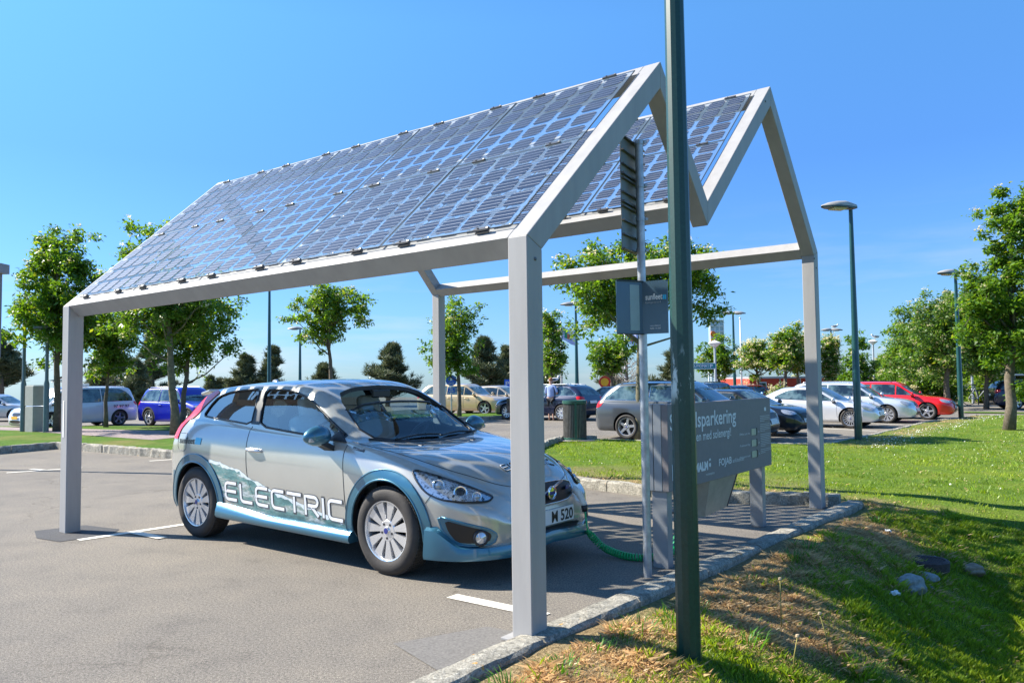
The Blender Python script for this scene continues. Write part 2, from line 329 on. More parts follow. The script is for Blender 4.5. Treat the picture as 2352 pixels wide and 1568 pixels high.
# ================================================================ solar carport
Lc,Wc,tw,td=5.876,5.64,.1385,.147
PR=[(0,0),(0,2.291),(1.738,3.852),(2.557,2.934),(4.191,4.391),(5.64,2.895),(5.64,0)]
PA=[(0,0),(0,2.275),(1.738,3.895),(2.557,2.945),(4.191,4.410),(5.64,2.890),(5.64,0)]
def inner(pr):
    o=[]
    for i,p in enumerate(pr):
        p=Vector(p); ns=[]
        for a,b in((i-1,i),(i,i+1)):
            if a<0 or b>=len(pr): continue
            d=(Vector(pr[b])-Vector(pr[a])).normalized(); ns.append(Vector((d.y,-d.x)))
        if len(ns)==1: o.append(p+ns[0]*td)
        else:
            s=ns[0]+ns[1]; o.append(p+s*(td*2/s.length_squared) if True else p)
    return o
port=empty('solar_carport',S(0,0,0),'white steel carport with zigzag gable frames and glass solar panels over the silver hatchback','carport')
port.rotation_euler=(0,0,A0)
def LP(u,v,z): return Vector((u,v,z))
INF=inner(PR); INA=inner(PA)
def frame(pr,inn,u0,u1):
    for i in range(len(pr)-1):
        a,b,c,d=pr[i],pr[i+1],inn[i+1],inn[i]
        mb=MB(); mb.prism([(u0,*a),(u0,*b),(u0,*c),(u0,*d)],(u1-u0,0,0))
        o=mb.build('post' if i in(0,5) else 'rafter',STEEL,port)
        bv=o.modifiers.new('b','BEVEL'); bv.width=.006; bv.segments=2
frame(PR,INF,-tw,0); frame(PA,INA,-Lc,-Lc+tw)
def beam(name,i,j,s0,s1,flip=1,dep=td,lift=0):      # runs between the frames along the slope i->j
    P=[]
    for pr,u in((PR,-tw),(PA,-Lc+tw)):
        a=Vector(pr[i]);b=Vector(pr[j]);d=(b-a).normalized();n=Vector((d.y,-d.x))*flip
        P.append([(u,*(a+d*s0+n*lift)),(u,*(a+d*s1+n*lift)),(u,*(a+d*s1+n*dep)),(u,*(a+d*s0+n*dep))])
    mb=MB(); mb.add(P[0]+P[1],[(0,1,2,3),(7,6,5,4)]+[(k,(k+1)%4,4+(k+1)%4,4+k) for k in range(4)])
    o=mb.build(name,STEEL,port); bv=o.modifiers.new('b','BEVEL'); bv.width=.005; bv.segments=2; return o
def slen(i,j): return (Vector(PR[j])-Vector(PR[i])).length
beam('eave_beam',1,2,0.0,.14); beam('ridge_beam',1,2,slen(1,2)-.14,slen(1,2)-.002,1,.14)
beam('valley_beam',3,4,0.0,.14); beam('ridge_beam',3,4,slen(3,4)-.14,slen(3,4)-.002,1,.14)
beam('eave_beam',5,4,0.02,.16,-1,td+.001,.004)
# panels
PANEL=glassm('panel_glass',(.93,.96,.97),.05,1.55)
_nt=PANEL.node_tree; _o=_nt.nodes['Material Output']; _src=_o.inputs[0].links[0].from_socket
_d=_nt.nodes.new('ShaderNodeBsdfDiffuse'); _d.inputs[0].default_value=(.42,.56,.70,1); _t2=_nt.nodes.new('ShaderNodeBsdfTranslucent'); _t2.inputs[0].default_value=(.6,.7,.8,1)
_a=_nt.nodes.new('ShaderNodeMixShader'); _a.inputs[0].default_value=.35; _nt.links.new(_d.outputs[0],_a.inputs[1]); _nt.links.new(_t2.outputs[0],_a.inputs[2])
_n=noise(_nt,3.5,5,.7); _q=ramp(_nt,_n.outputs[0],[(.35,(.15,.15,.15)),(.7,(.26,.26,.26))])
_m=_nt.nodes.new('ShaderNodeMixShader'); _nt.links.new(_q.outputs[0],_m.inputs[0]); _nt.links.new(_src,_m.inputs[1]); _nt.links.new(_a.outputs[0],_m.inputs[2]); _nt.links.new(_m.outputs[0],_o.inputs[0])
def cell_mat():
    m,nt,b=nodes('solar_cell'); b.inputs['Roughness'].default_value=.28; b.inputs['Specular IOR Level'].default_value=.5
    t=nt.nodes.new('ShaderNodeTexCoord'); s=nt.nodes.new('ShaderNodeSeparateXYZ'); nt.links.new(t.outputs['Object'],s.inputs[0])
    def M(op,a,v=None):
        n=nt.nodes.new('ShaderNodeMath'); n.operation=op; nt.links.new(a,n.inputs[0])
        if v is not None: n.inputs[1].default_value=v
        return n.outputs[0]
    f=M('LESS_THAN',M('FRACT',M('MULTIPLY',s.outputs[1],1/.0435)),.075)
    n=noise(nt,5,2); r=ramp(nt,n.outputs[0],[(.3,(.016,.022,.040)),(.7,(.026,.034,.056))])
    o=mixc(nt,f,r.outputs[0],(.45,.48,.52)); nt.links.new(o,b.inputs['Base Color']); return m
CELL=cell_mat(); CLAMPM=simple('clamp_metal',(.13,.13,.13),.4,.6,0,.15)
EDGE=simple('panel_edge_seal',(.03,.04,.045),.4,0,0,.1)
def cellgrid(pw,ph,n=5,c=.170,ch=.026):
    mb=MB(); px=(pw-.03)/n; py=(ph-.03)/n; q=c/2
    for i in range(n):
        for j in range(n):
            x=(i+.5)*px+.015; y=(j+.5)*py+.015; hx=min(q,px*.44); hy=min(q,py*.44)
            P=[(x-hx+ch,y-hy,0),(x+hx-ch,y-hy,0),(x+hx,y-hy+ch,0),(x+hx,y+hy-ch,0),(x+hx-ch,y+hy,0),(x-hx+ch,y+hy,0),(x-hx,y+hy-ch,0),(x-hx,y-hy+ch,0)]
            mb.add(P,[tuple(range(8))])
    return mb
def clamp(parent,x,y):
    mb=MB(); mb.box((0,0,.006),(.11,.026,.010)); mb.box((0,.0,-.014),(.10,.024,.010))
    mb.tube([(-.02,0,.01),(-.02,0,.018)],.006,6); mb.tube([(.05,-.004,.008),(.064,-.004,.008)],.010,8)
    o=mb.build('clamp',CLAMPM,parent); o.location=(x,y,0); return o
def slope(i,j):
    nx,ny=5,2; u0,u1=-.146,-Lc+.146; s0=.10; s1=slen(i,j)-.125
    def pt(u,s):
        f=-u/Lc; out=[]
        for pr in(PR,PA):
            a=Vector(pr[i]);b=Vector(pr[j]);l=(b-a).length; out.append(a+(b-a)*(s/slen(i,j)))
        p=out[0].lerp(out[1],f); return Vector((u,p.x,p.y))
    for a in range(nx):
        for b in range(ny):
            ua=u0+(u1-u0)*(a+1)/nx; ub=u0+(u1-u0)*a/nx; sa=s0+(s1-s0)*b/ny; sb=s0+(s1-s0)*(b+1)/ny
            o=pt(ua,sa); ex=(pt(ub,sa)-o); ey=(pt(ua,sb)-o); pw=ex.length-.012; ph=ey.length-.012
            ex.normalize(); ez=ex.cross(ey).normalized(); ey=ez.cross(ex)
            Mx=Matrix((ex,ey,ez)).transposed().to_4x4(); Mx.translation=o+ez*.026
            mb=MB(); mb.add([(0,0,0),(pw,0,0),(pw,ph,0),(0,ph,0)],[(0,1,2,3)],0)
            for e in(((0,0),(pw,0)),((pw,0),(pw,ph)),((pw,ph),(0,ph)),((0,ph),(0,0))):
                mb.tube([(*e[0],-.003),(*e[1],-.003)],.0045,4,1)
            g=mb.build('solar_panel',[PANEL,EDGE],port,mw=Mx)
            c=cellgrid(pw,ph).build('solar_cell_sheet',CELL,g); c.location=(0,0,.003)
            for x in(.2,.8):
                clamp(g,pw*x,-.006)
                if b==1: clamp(g,pw*x,ph+.004)
slope(1,2); slope(3,4)
# bolts at the joints
for pu,pv,pz in((-.03,4.19-.16,4.391-.20),(-.06,5.50,2.80),(-.005,.075,2.16),(-.005,5.56,2.70)):
    mb=MB(); mb.lathe([(0,.004),(.010,.004),(.012,-.004)],10,0,Matrix.Translation((.001,pv,pz))@Matrix.Rotation(R(90),4,'Y')); mb.build('bolt',CLAMPM,port,smooth=True)
for pu in(-.07,):
    mb=MB(); mb.box((-.07,.078,.02),(.24,.24,.014),None,0,.003); mb.build('base_plate',STEEL,port)
# reflective strip on the post
mb=MB(); mb.add([(-Lc+.045,-.003,.95),(-Lc+.075,-.003,.95),(-Lc+.075,-.003,1.32),(-Lc+.045,-.003,1.32)],[(0,1,2,3)]); mb.build('reflector_strip',WHITE,port)
# ================================================================ cars
def pch(pts):
    X=np.array([p[0] for p in pts],float); Y=np.array([p[1] for p in pts],float)
    o=np.argsort(X); X=X[o];Y=Y[o]; h=np.diff(X); d=np.diff(Y)/h; m=np.zeros(len(X)); m[0]=d[0]; m[-1]=d[-1]
    for i in range(1,len(X)-1):
        if d[i-1]*d[i]>0: w1=2*h[i]+h[i-1]; w2=h[i]+2*h[i-1]; m[i]=(w1+w2)/(w1/d[i-1]+w2/d[i])
    def f(x):
        x=min(max(x,X[0]),X[-1]); i=min(int(np.searchsorted(X,x,'right'))-1,len(X)-2); i=max(i,0); t=(x-X[i])/h[i]
        return float((2*t**3-3*t*t+1)*Y[i]+(t**3-2*t*t+t)*h[i]*m[i]+(3*t*t-2*t**3)*Y[i+1]+(t**3-t*t)*h[i]*m[i+1])
    return f
def catmull(P,sub):
    P=[Vector(p) for p in P]; o=[]
    for i in range(len(P)-1):
        a=P[i-1] if i>0 else P[i]*2-P[i+1]; b=P[i]; c=P[i+1]; d=P[i+2] if i+2<len(P) else P[i+1]*2-P[i]
        for k in range(sub):
            t=k/sub; o.append(.5*((2*b)+(c-a)*t+(2*a-5*b+4*c-d)*t*t+(3*b-a-3*c+d)*t**3))
    o.append(P[-1]); return o
class Car: pass
def shell(sp,nst=84,sub=4):
    f={k:pch(sp[k]) for k in('top','bot','belt','wb','wm','re','wr')}
    x0=sp['top'][0][0]; x1=sp['top'][-1][0]; xs=[]
    for i in range(nst):
        t=i/(nst-1); e=.5-.5*math.cos(math.pi*t); t=.55*t+.45*e; xs.append(x0+(x1-x0)*t)
    rings=[]
    for x in xs:
        top,bot,be,wb,wm,re,wr=[f[k](x) for k in('top','bot','belt','wb','wm','re','wr')]
        be=max(be,bot+.04); re=max(re,be+.004); top=max(top,re+.004); h=be-bot
        cs=[(0,bot),(wm*.80,bot),(wm*.955,bot+.05*min(1,h/.4)),(wm*.99,bot+h*.30),(wm,bot+h*.52),(wm*.992,bot+h*.78),(wb+(wm-wb)*.45,be-.045*min(1,h/.4)),(wb,be),
            (wb+(wr-wb)*.5+.010,be+(re-be)*.5),(wr,re),(wr*.86,re+(top-re)*.52),(wr*.5,re+(top-re)*.90),(0,top)]
        c=catmull([(a,b,0) for a,b in cs],sub)
        rings.append([(x,-p.x,p.y) for p in c]+[(x,p.x,p.y) for p in c[-2:0:-1]])
    n=len(rings[0]); V=[p for r in rings for p in r]
    fs=[(i*n+j,(i+1)*n+j,(i+1)*n+(j+1)%n,i*n+(j+1)%n) for i in range(nst-1) for j in range(n)]
    fs+=[tuple(range(n)),tuple((nst-1)*n+j for j in range(n))[::-1]]
    return V,fs,f
def apply_mods(o):
    dg=bpy.context.evaluated_depsgraph_get(); dg.update(); me=bpy.data.meshes.new_from_object(o.evaluated_get(dg)); o.modifiers.clear(); old=o.data; o.data=me; bpy.data.meshes.remove(old)
def boolcut(o,cutters,solver='EXACT'):
    for c in cutters:
        m=o.modifiers.new('x','BOOLEAN'); m.operation='DIFFERENCE'; m.object=c; m.solver=solver
    apply_mods(o)
    for c in cutters: bpy.data.objects.remove(c)
def fillpoly(P2,res):
    pts=[];n=len(P2)
    for i in range(n):
        a=Vector(P2[i]);b=Vector(P2[(i+1)%n]); k=max(1,int(math.ceil((b-a).length/res)))
        for q in range(k): pts.append(a.lerp(b,q/k))
    nb=len(pts); ed=[(i,(i+1)%nb) for i in range(nb)]
    x0=min(p.x for p in pts);x1=max(p.x for p in pts);y0=min(p.y for p in pts);y1=max(p.y for p in pts)
    x=x0+res/2
    while x<x1:
        y=y0+res/2
        while y<y1: pts.append(Vector((x,y))); y+=res
        x+=res
    vo,eo,fo,*_=geometry.delaunay_2d_cdt(pts,ed,[],1,1e-6)
    return vo,[tuple(f) for f in fo],nb
def basis(d):
    d=Vector(d).normalized(); a=d.cross(Vector((0,0,1)))
    if a.length<.2: a=Vector((0,1,0)); a=(a-d*a.dot(d))
    a.normalize(); return d,a,a.cross(d)
def projpt(bvh,p,d,off):
    p=Vector(p); h=bvh.ray_cast(p-d*4,d)
    if h[0] is None or (h[0]-p).length>.35:
        h=bvh.find_nearest(p)
    n=h[1]; 
    if n.dot(d)>0: n=-n
    return h[0]+n*off
def sm(poly,k=3):        # round a 3D polygon a little (Chaikin)
    P=[Vector(p) for p in poly]
    for _ in range(k):
        o=[]
        for i in range(len(P)):
            a=P[i];b=P[(i+1)%len(P)]; o+= [a*.8+b*.2,a*.2+b*.8]
        P=o
    return P
def decal(car,name,poly,d,mat,off=.003,res=.05,parent=None,sides=1,rnd=0,smooth=True):
    P=sm(poly,rnd) if rnd else [Vector(p) for p in poly]; d,a,b=basis(d); out=[]
    vo,fo,nb=fillpoly([(p.dot(a),p.dot(b)) for p in P],res)
    zc=sum((p.dot(d) for p in P))/len(P)
    # nearest outline depth so that the ray starts at the right place
    V=[projpt(car.bvh,a*v.x+b*v.y+d*zc,d,off) for v in vo]
    for s in ((1,-1) if sides==2 else (1,)):
        mb=MB(); mb.add([(p.x,p.y*s,p.z) for p in V],fo); o=mb.build(name,mat,parent or car.root,smooth=smooth); out.append(o)
        # normals outwards
        me=o.data; c=Vector((sum(v.co.x for v in me.vertices)/len(me.vertices),0,.7)); n=me.polygons[0]; ce=n.center
        if n.normal.dot(Vector((d.x,d.y*s,d.z)))>0: me.flip_normals()
    return out
def line(car,name,pts,d,mat,r=.003,off=0,parent=None,sides=1,close=False,n=5,step=.03,cr=True):
    d=Vector(d).normalized(); P=[Vector(p) for p in pts]
    if close: P=P+[P[0]]
    Q=catmull(P,8) if (cr and not close) else []
    if not Q:
        for i in range(len(P)-1):
            k=max(1,int((P[i+1]-P[i]).length/step))
            for q in range(k): Q.append(P[i].lerp(P[i+1],q/k))
        Q.append(P[-1])
    W=[projpt(car.bvh,p,d,off) for p in Q]; W2=[W[0]]
    for p in W[1:]:
        if (p-W2[-1]).length>.004: W2.append(p)
    out=[]
    for s in((1,-1) if sides==2 else (1,)):
        mb=MB(); mb.tube([(p.x,p.y*s,p.z) for p in W2],r,n); out.append(mb.build(name,mat,parent or car.root,smooth=True))
    return out
_wc={}
def wheel_meshes(rad,rimr,w,nsp,style):
    k=(rad,rimr,w,nsp,style)
    if k in _wc: return _wc[k]
    Y=Matrix.Rotation(R(90),4,'X')        # lathe z -> -y ; outer face at y=-w/2 for the right side
    t=MB(); h=w/2
    t.lathe([(rimr*.97,-h*.75),(rimr,-h*.92),(rimr+.012,-h*.98),(rimr+(rad-rimr)*.5,-h*1.04),(rad-.022,-h*.93),(rad-.006,-h*.78),(rad,-h*.55),(rad,0),(rad,h*.55),(rad-.006,h*.78),(rad-.022,h*.93),(rimr+(rad-rimr)*.5,h*1.04),(rimr+.012,h*.98),(rimr,h*.92),(rimr*.97,h*.75)],44,0,Y)
    if style=='hero':
        for i in range(70):               # tread blocks
            a=2*math.pi*i/70
            for yy in(-.062,-.02,.022,.064):
                Mx=Matrix.Rotation(a,4,'Y')@Matrix.Translation((0,yy,rad-.001))
                t.box((0,0,0),(.022,.034,.008)); P=t.v[-8:]; t.v[-8:]=[tuple(Mx@Vector(p)) for p in P]
    tyre=bpy.data.meshes.new('tyre')
    o=t.build('tmp',RUBBER,smooth=True,auto=35); tyre=o.data; bpy.data.objects.remove(o)
    r=MB(); yo=h*.86
    r.lathe([(rimr*.985,-h*.2),(rimr*.985,yo*.9),(rimr*1.0,yo),(rimr*.985,yo+.006),(rimr*.95,yo+.004),(rimr*.93,yo-.012),(rimr*.90,yo-.03),(rimr*.89,-h*.2)],40,0,Y)
    r.lathe([(0,-h*.1),(rimr*.9,-h*.1)],24,1,Y)
    r.lathe([(0,yo+.0),(.026,yo),(.03,yo-.006),(.034,yo-.012),(.075,yo-.012),(.085,yo-.02),(.085,yo-.05)],20,0,Y)
    r.lathe([(0,yo+.003),(.022,yo+.002)],16,2,Y)
    for i in range(5):
        a=2*math.pi*(i+.5)/5; r.lathe([(0,yo-.009),(.010,yo-.009),(.010,yo-.02)],8,1,Matrix.Rotation(a,4,'Y')@Matrix.Translation((0,0,.056))@Y)
    ri=.07; ro=rimr*.92
    for i in range(nsp):
        a=2*math.pi*i/nsp+.2; wi,wo=(.46,.60) if style!='five' else (.55,.34)
        hi=ri*math.tan(math.pi/nsp)*wi*1.5; ho=ro*math.tan(math.pi/nsp)*wo*1.05
        if style=='five': hi=.036; ho=.026
        if style=='thin': hi=.016; ho=.010
        y0=-(yo-.014); y1=-(yo-.008)
        P=[(-hi,y0,ri),(hi,y0,ri),(ho,y1,ro),(-ho,y1,ro)]; Q=[(x*1.15,y+.03,z) for x,y,z in P]
        Mx=Matrix.Rotation(a,4,'Y'); r.add([Mx@Vector(p) for p in P+Q],[(0,1,2,3),(0,4,5,1),(1,5,6,2),(2,6,7,3),(3,7,4,0)],0)
    o=r.build('tmp',[ALLOY,DARKM,EMBL],smooth=True,auto=30); rim=o.data; bpy.data.objects.remove(o)
    _wc[k]=(tyre,rim); return _wc[k]
EMBL=simple('hub_emblem',(.03,.04,.20),.3,0,0,.1)
def add_wheels(car,xs,yo,rad,rimr,w,nsp,style,steer=0):
    ty,ri=wheel_meshes(rad,rimr,w,nsp,style)
    for x in xs:
        for s in(1,-1):
            o=bpy.data.objects.new('wheel',ty); COL.objects.link(o); o.parent=car.root
            o.location=(x,-s*(yo-w/2),rad); o.rotation_euler=(0,0,(0 if s==1 else math.pi)+(steer if x==xs[0] else 0))
            q=bpy.data.objects.new('rim',ri); COL.objects.link(q); q.parent=o
GLASSD=None
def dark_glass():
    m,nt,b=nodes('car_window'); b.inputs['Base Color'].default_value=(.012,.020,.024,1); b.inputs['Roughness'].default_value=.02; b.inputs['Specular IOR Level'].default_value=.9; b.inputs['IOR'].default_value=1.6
    n=noise(nt,2.3,3); r=ramp(nt,n.outputs[0],[(.40,(.010,.016,.02)),(.52,(.06,.105,.115)),(.60,(.11,.17,.18)),(.7,(.03,.05,.055))]); nt.links.new(r.outputs[0],b.inputs['Base Color']); return m  # teal patches in the opaque base colour imitate the bright view through the glass
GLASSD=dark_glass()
LAMPC=simple('headlamp_lens',(.55,.57,.60),.08,.55,1,.25,25); LAMPR=simple('tail_lamp',(.62,.006,.008),.25,0,.25,.1,20); LAMPO=simple('indicator_lamp',(.75,.22,.02),.2,0,1,.1)
PLATE=simple('plate_white',(.72,.72,.70),.4,0,0,.03)
def text_mesh(s,size,font=None,shear=0,extr=0,space=1,bold=0):
    c=bpy.data.curves.new('t','FONT'); c.body=s; c.size=size; c.align_x='LEFT'; c.extrude=extr; c.shear=shear; c.space_character=space; c.resolution_u=3; c.offset=bold
    o=bpy.data.objects.new('t',c); COL.objects.link(o); bpy.context.view_layer.update()
    me=bpy.data.meshes.new_from_object(o.evaluated_get(bpy.context.evaluated_depsgraph_get())); bpy.data.objects.remove(o); bpy.data.curves.remove(c); return me
def put_text(name,s,size,mat,parent,M4,align='l',wid=None,bold=0,space=1):
    me=text_mesh(s,size,space=space,bold=bold); xs=[v.co.x for v in me.vertices]; x0,x1=min(xs),max(xs)
    sc=1 if wid is None else wid/(x1-x0); sh=-x0*sc if align=='l' else (-(x0+x1)/2*sc if align=='c' else -x1*sc)
    for v in me.vertices: v.co=Vector((v.co.x*sc+sh,v.co.y,0))
    me.materials.clear(); me.materials.append(mat); o=bpy.data.objects.new(name,me); COL.objects.link(o)
    if parent: o.parent=parent
    o.matrix_local=M4; return o
def frame4(o,x,y,z=None):          # matrix from origin and axes
    x=Vector(x).normalized(); y=Vector(y).normalized(); z=x.cross(y).normalized(); y=z.cross(x); m=Matrix((x,y,z)).transposed().to_4x4(); m.translation=Vector(o); return m
def mirrors(car,x,y,z,mat,s=1.0,arm=True):
    for sd in(1,-1):
        bm=bmesh.new(); bmesh.ops.create_icosphere(bm,subdivisions=3,radius=1)
        for v in bm.verts:
            c=v.co; xx=c.x*.075*(1 if c.x>0 else .45); v.co=Vector((xx,c.y*.12*(1-.12*c.z),c.z*.075*(1+.15*c.y)))*s
        me=bpy.data.meshes.new('mirror'); bm.to_mesh(me); bm.free(); me.materials.append(mat); me.polygons.foreach_set('use_smooth',[True]*len(me.polygons))
        o=bpy.data.objects.new('mirror',me); COL.objects.link(o); o.parent=car.root; o.location=(x,-sd*y,z); o.scale=(1,sd,1)
        if arm:
            mb=MB(); mb.prism([(-.05,0,-.02),(.05,0,-.02),(.06,.14,-.09),(-.06,.14,-.09)],(0,0,-.045)); a=mb.build('mirror_arm',DARKM,o,smooth=False)
def arches(x,y,r,depth=.30,n=40):
    out=[]
    for s in(1,-1):
        mb=MB(); mb.lathe([(r,-depth/2),(r,depth/2)],n,0,Matrix.Translation((x,-s*(y),.0))@Matrix.Rotation(R(90),4,'X'))
        k=len(mb.v)//2; mb.f+=[tuple(range(k)),tuple(range(k,2*k))[::-1]]; mb.m+=[0,0]
        out.append(mb)
    return out
def body(car,sp,paintm,arch,rad,hw,cuts=(),thick=None):
    V,fs,f=shell(sp); car.f=f
    mb=MB(); mb.add(V,fs); o=mb.build('body',[paintm,DARKM],car.root,smooth=True); o.parent=None
    car.bvh=BVHTree.FromPolygons([v.co.copy() for v in o.data.vertices],[list(p.vertices) for p in o.data.polygons])
    if thick:
        m=o.modifiers.new('s','SOLIDIFY'); m.thickness=thick; m.offset=-1; m.material_offset=1; apply_mods(o)
    cut=[]
    for x in car.axles:
        for s in(1,-1):
            c=MB(); c.lathe([(arch,-.16),(arch,.16)],48,0,Matrix.Translation((x,-s*(hw-.10),rad))@Matrix.Rotation(R(90),4,'X')); k=48
            c.f+=[tuple(range(k)),tuple(range(k,2*k))]; c.m+=[0,0]; cut.append(c.build('c',DARKM))
    cut+=list(cuts); boolcut(o,cut)
    me=o.data
    if len(me.materials)<2: me.materials.append(DARKM)
    for p in me.polygons:
        c=p.center
        for x in car.axles:
            if abs(math.hypot(c.x-x,c.z-rad)-arch)<.012 and abs(p.normal.y)<.5 and abs(c.y)>hw-.30: p.material_index=1
            if math.hypot(c.x-x,c.z-rad)<arch and abs(abs(c.y)-(hw-.26))<.02: p.material_index=1
        if c.z<.24 and p.normal.z<-.8: p.material_index=1
    me.polygons.foreach_set('use_smooth',[True]*len(me.polygons))
    try: me.set_sharp_from_angle(angle=R(38))
    except Exception: pass
    o.parent=car.root; return o
# ---- generic road car; x forward from the front axle
def gen_car(name,label,cat,col,loc,rz,kind='estate',wb=2.7,fo=.9,ro=1.0,H=1.46,W=1.8,group=None,metal=.4,rimn=5,rims='five',belt=.93,hood=.92,rails=False,plate=None,detail=True,tail=LAMPR,wr=.325,scale=1,clad=None,dlo=None,open_door=False,trim=False):
    car=Car(); P=paint(name+"_paint",col,metal,.28 if metal else .4); car.root=empty(name,loc,label,cat,group,rz); car.axles=(0,-wb); hw=W/2
    xr=-wb-ro; xf=fo; sx=lambda t:t
    wsb=-.28 if kind!='van' else .15; wst=wsb-(.80 if kind!='van' else .75); 
    if kind=='suv': wst=wsb-.65
    reh={'estate':xr+.62,'suv':xr+.50,'van':xr+.45,'hatch':xr+.62,'coupe':-wb+.42,'sedan':-wb+.30}[kind]   # end of roof
    rb={'estate':xr+.12,'suv':xr+.10,'van':xr+.12,'hatch':xr+.12,'coupe':-wb-.42,'sedan':-wb-.42}[kind]    # base of rear glass
    dz={'coupe':.98,'sedan':1.0}.get(kind,belt+.06)
    top=[(xr,.55),(xr+.03,.74),(xr+.07,.86)]+([(rb,dz),(rb-.25 if rb-.25>xr+.1 else xr+.1,dz-.02)] if kind in('coupe','sedan') else [(rb+.02,dz)])
    top+=[(reh,H-.035),((reh+wst)/2,H),(wst+.05-.12,H-.012),(wst+.02,H-.05),(wsb,hood+.035),(wsb+.06,hood+.012),(.35,hood-.05),(xf-.17,hood-.15),(xf-.07,.66),(xf-.03,.55),(xf,.44)]
    def tail_(a,b,c): return [(xr,a),(xr+.05,b),(xr+.16,c)]
    bl=[(xr,.54),(xr+.04,.72),(xr+.10,.84 if kind in('coupe','sedan') else .90),(xr+.3,belt+.03 if kind not in('coupe','sedan') else .95),(-wb*.5,belt),(wsb-.1,belt-.025),(wsb+.05,hood-.015),(.3,hood-.09),(xf-.25,hood-.18),(xf-.08,.62),(xf,.43)]
    wbv=[(xr,.50*W/1.8),(xr+.06,hw-.20),(xr+.25,hw-.10),(-wb*.5,hw-.075),(wsb,hw-.08),(.3,hw-.14),(xf-.25,hw-.24),(xf-.06,hw-.42),(xf,hw-.55)]
    wm=[(xr,hw-.30),(xr+.05,hw-.15),(xr+.2,hw-.045),(-wb,hw),(-wb*.5,hw-.02),(0,hw),(.35,hw-.02),(xf-.28,hw-.10),(xf-.1,hw-.24),(xf,hw-.48)]
    gw=hw-.27
    re_=[(xr,.545),(xr+.04,.725),(xr+.09,.87)]+([(rb,dz-.02),(reh-.05,H-.16)] if kind in('coupe','sedan') else [(rb+.05,dz+.05),(reh-.05,H-.14),(reh+.1,H-.09)])+[((reh+wst)/2,H-.075),(wst-.1,H-.10),(wst+.03,H-.155),(wsb-.06,hood+.01),(wsb+.06,hood-.005),(.3,hood-.075),(xf-.25,hood-.165),(xf-.08,.63),(xf,.435)]
    wr_=[(xr,.40),(xr+.06,gw-.05),(xr+.2,gw-.0),((reh+wst)/2,gw),(wst,gw+.03),(wsb-.05,hw-.13),(.3,hw-.24),(xf-.25,hw-.34),(xf-.06,hw-.50),(xf,hw-.62)]
    bot=[(xr,.42),(xr+.06,.28),(xr+.2,.20),(xf-.2,.19),(xf-.06,.24),(xf,.36)]
    srt=lambda l:sorted({round(a,4):b for a,b in l}.items())
    sp=dict(top=srt(top),belt=srt(bl),wb=srt(wbv),wm=srt(wm),re=srt(re_),wr=srt(wr_),bot=srt(bot)); sp['top']=srt(top)
    body(car,sp,P,wr+.045,wr,hw)
    f=car.f; B=f['belt'];E=f['re']
    # side windows follow belt and roof edge, split by pillars
    xa=wsb-.22; xz=(rb+.20 if kind in('estate','van') else rb+.28) if kind not in('coupe','sedan') else reh-.22
    if kind=='suv': xz=rb+.2
    cuts_={'estate':[xa,-1.12,-2.05,xz],'suv':[xa,-1.1,-2.0,xz],'van':[xa,-.95,-2.15,xz],'hatch':[xa,-1.12,-1.98,xz],'coupe':[xa,-1.35,xz],'sedan':[xa,-1.12,xz]}[kind]
    if dlo: cuts_=dlo
    for i in range(len(cuts_)-1):
        a,b=cuts_[i]-(.03 if i else 0),cuts_[i+1]+.03
        if b>a-.1: continue
        n=10; T=[];Bo=[]
        for k in range(n+1):
            x=a+(b-a)*k/n; zt=E(x)-.035; zb=B(x)+.035; zt=max(zt,zb+.012); T.append((x,-hw,zt)); Bo.append((x,-hw,zb))
        if i==len(cuts_)-2:
            for k in range(n+1):       # rear corner slopes with the tail
                x,y,z=T[k]; tt=max(0,(k-n*.55)/(n*.45)); T[k]=(x,y,z-(z-Bo[k][2]-.02)*tt**2*.75)
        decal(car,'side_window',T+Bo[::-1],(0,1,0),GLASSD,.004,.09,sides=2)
        if detail: line(car,'window_seal',T+Bo[::-1],(0,1,0),CHROME if trim else BLACK,.007,.003,sides=2,close=True,cr=False,step=.12)
    hwid=gw-.02
    wsl=[(wsb+.02,0),(wsb-.01,.4*hw/.9),(wsb-.14,hw-.20),(wst+.07,gw-.03),(wst+.015,gw*.5),(wst,0)]
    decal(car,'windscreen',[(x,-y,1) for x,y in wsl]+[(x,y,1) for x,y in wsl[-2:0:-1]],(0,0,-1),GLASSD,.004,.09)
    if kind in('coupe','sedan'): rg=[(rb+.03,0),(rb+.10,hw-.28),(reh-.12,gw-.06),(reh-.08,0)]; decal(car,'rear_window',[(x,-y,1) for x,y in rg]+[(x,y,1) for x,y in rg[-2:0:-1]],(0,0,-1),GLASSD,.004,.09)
    else:
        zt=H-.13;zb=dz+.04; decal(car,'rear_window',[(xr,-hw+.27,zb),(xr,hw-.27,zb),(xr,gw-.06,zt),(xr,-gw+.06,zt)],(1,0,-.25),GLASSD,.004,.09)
    hz=hood-.20
    decal(car,'headlight',sm([(xf-.40,-hw+.03,hz+.10),(xf-.12,-hw+.30,hz+.04),(xf-.05,-hw+.36,hz-.05),(xf-.20,-hw+.14,hz-.08),(xf-.36,-hw+.03,hz-.02)],2),(-.7,.7,-.1),LAMPC,.006,.05,sides=2)
    tz=belt-.02
    decal(car,'tail_light',sm([(xr+.26,-hw,tz+.06),(xr+.02,-hw+.25,tz+.03),(xr,-hw+.28,tz-.13),(xr+.20,-hw,tz-.12)],1),(.7,.7,0),LAMPR,.006,.05,sides=2)
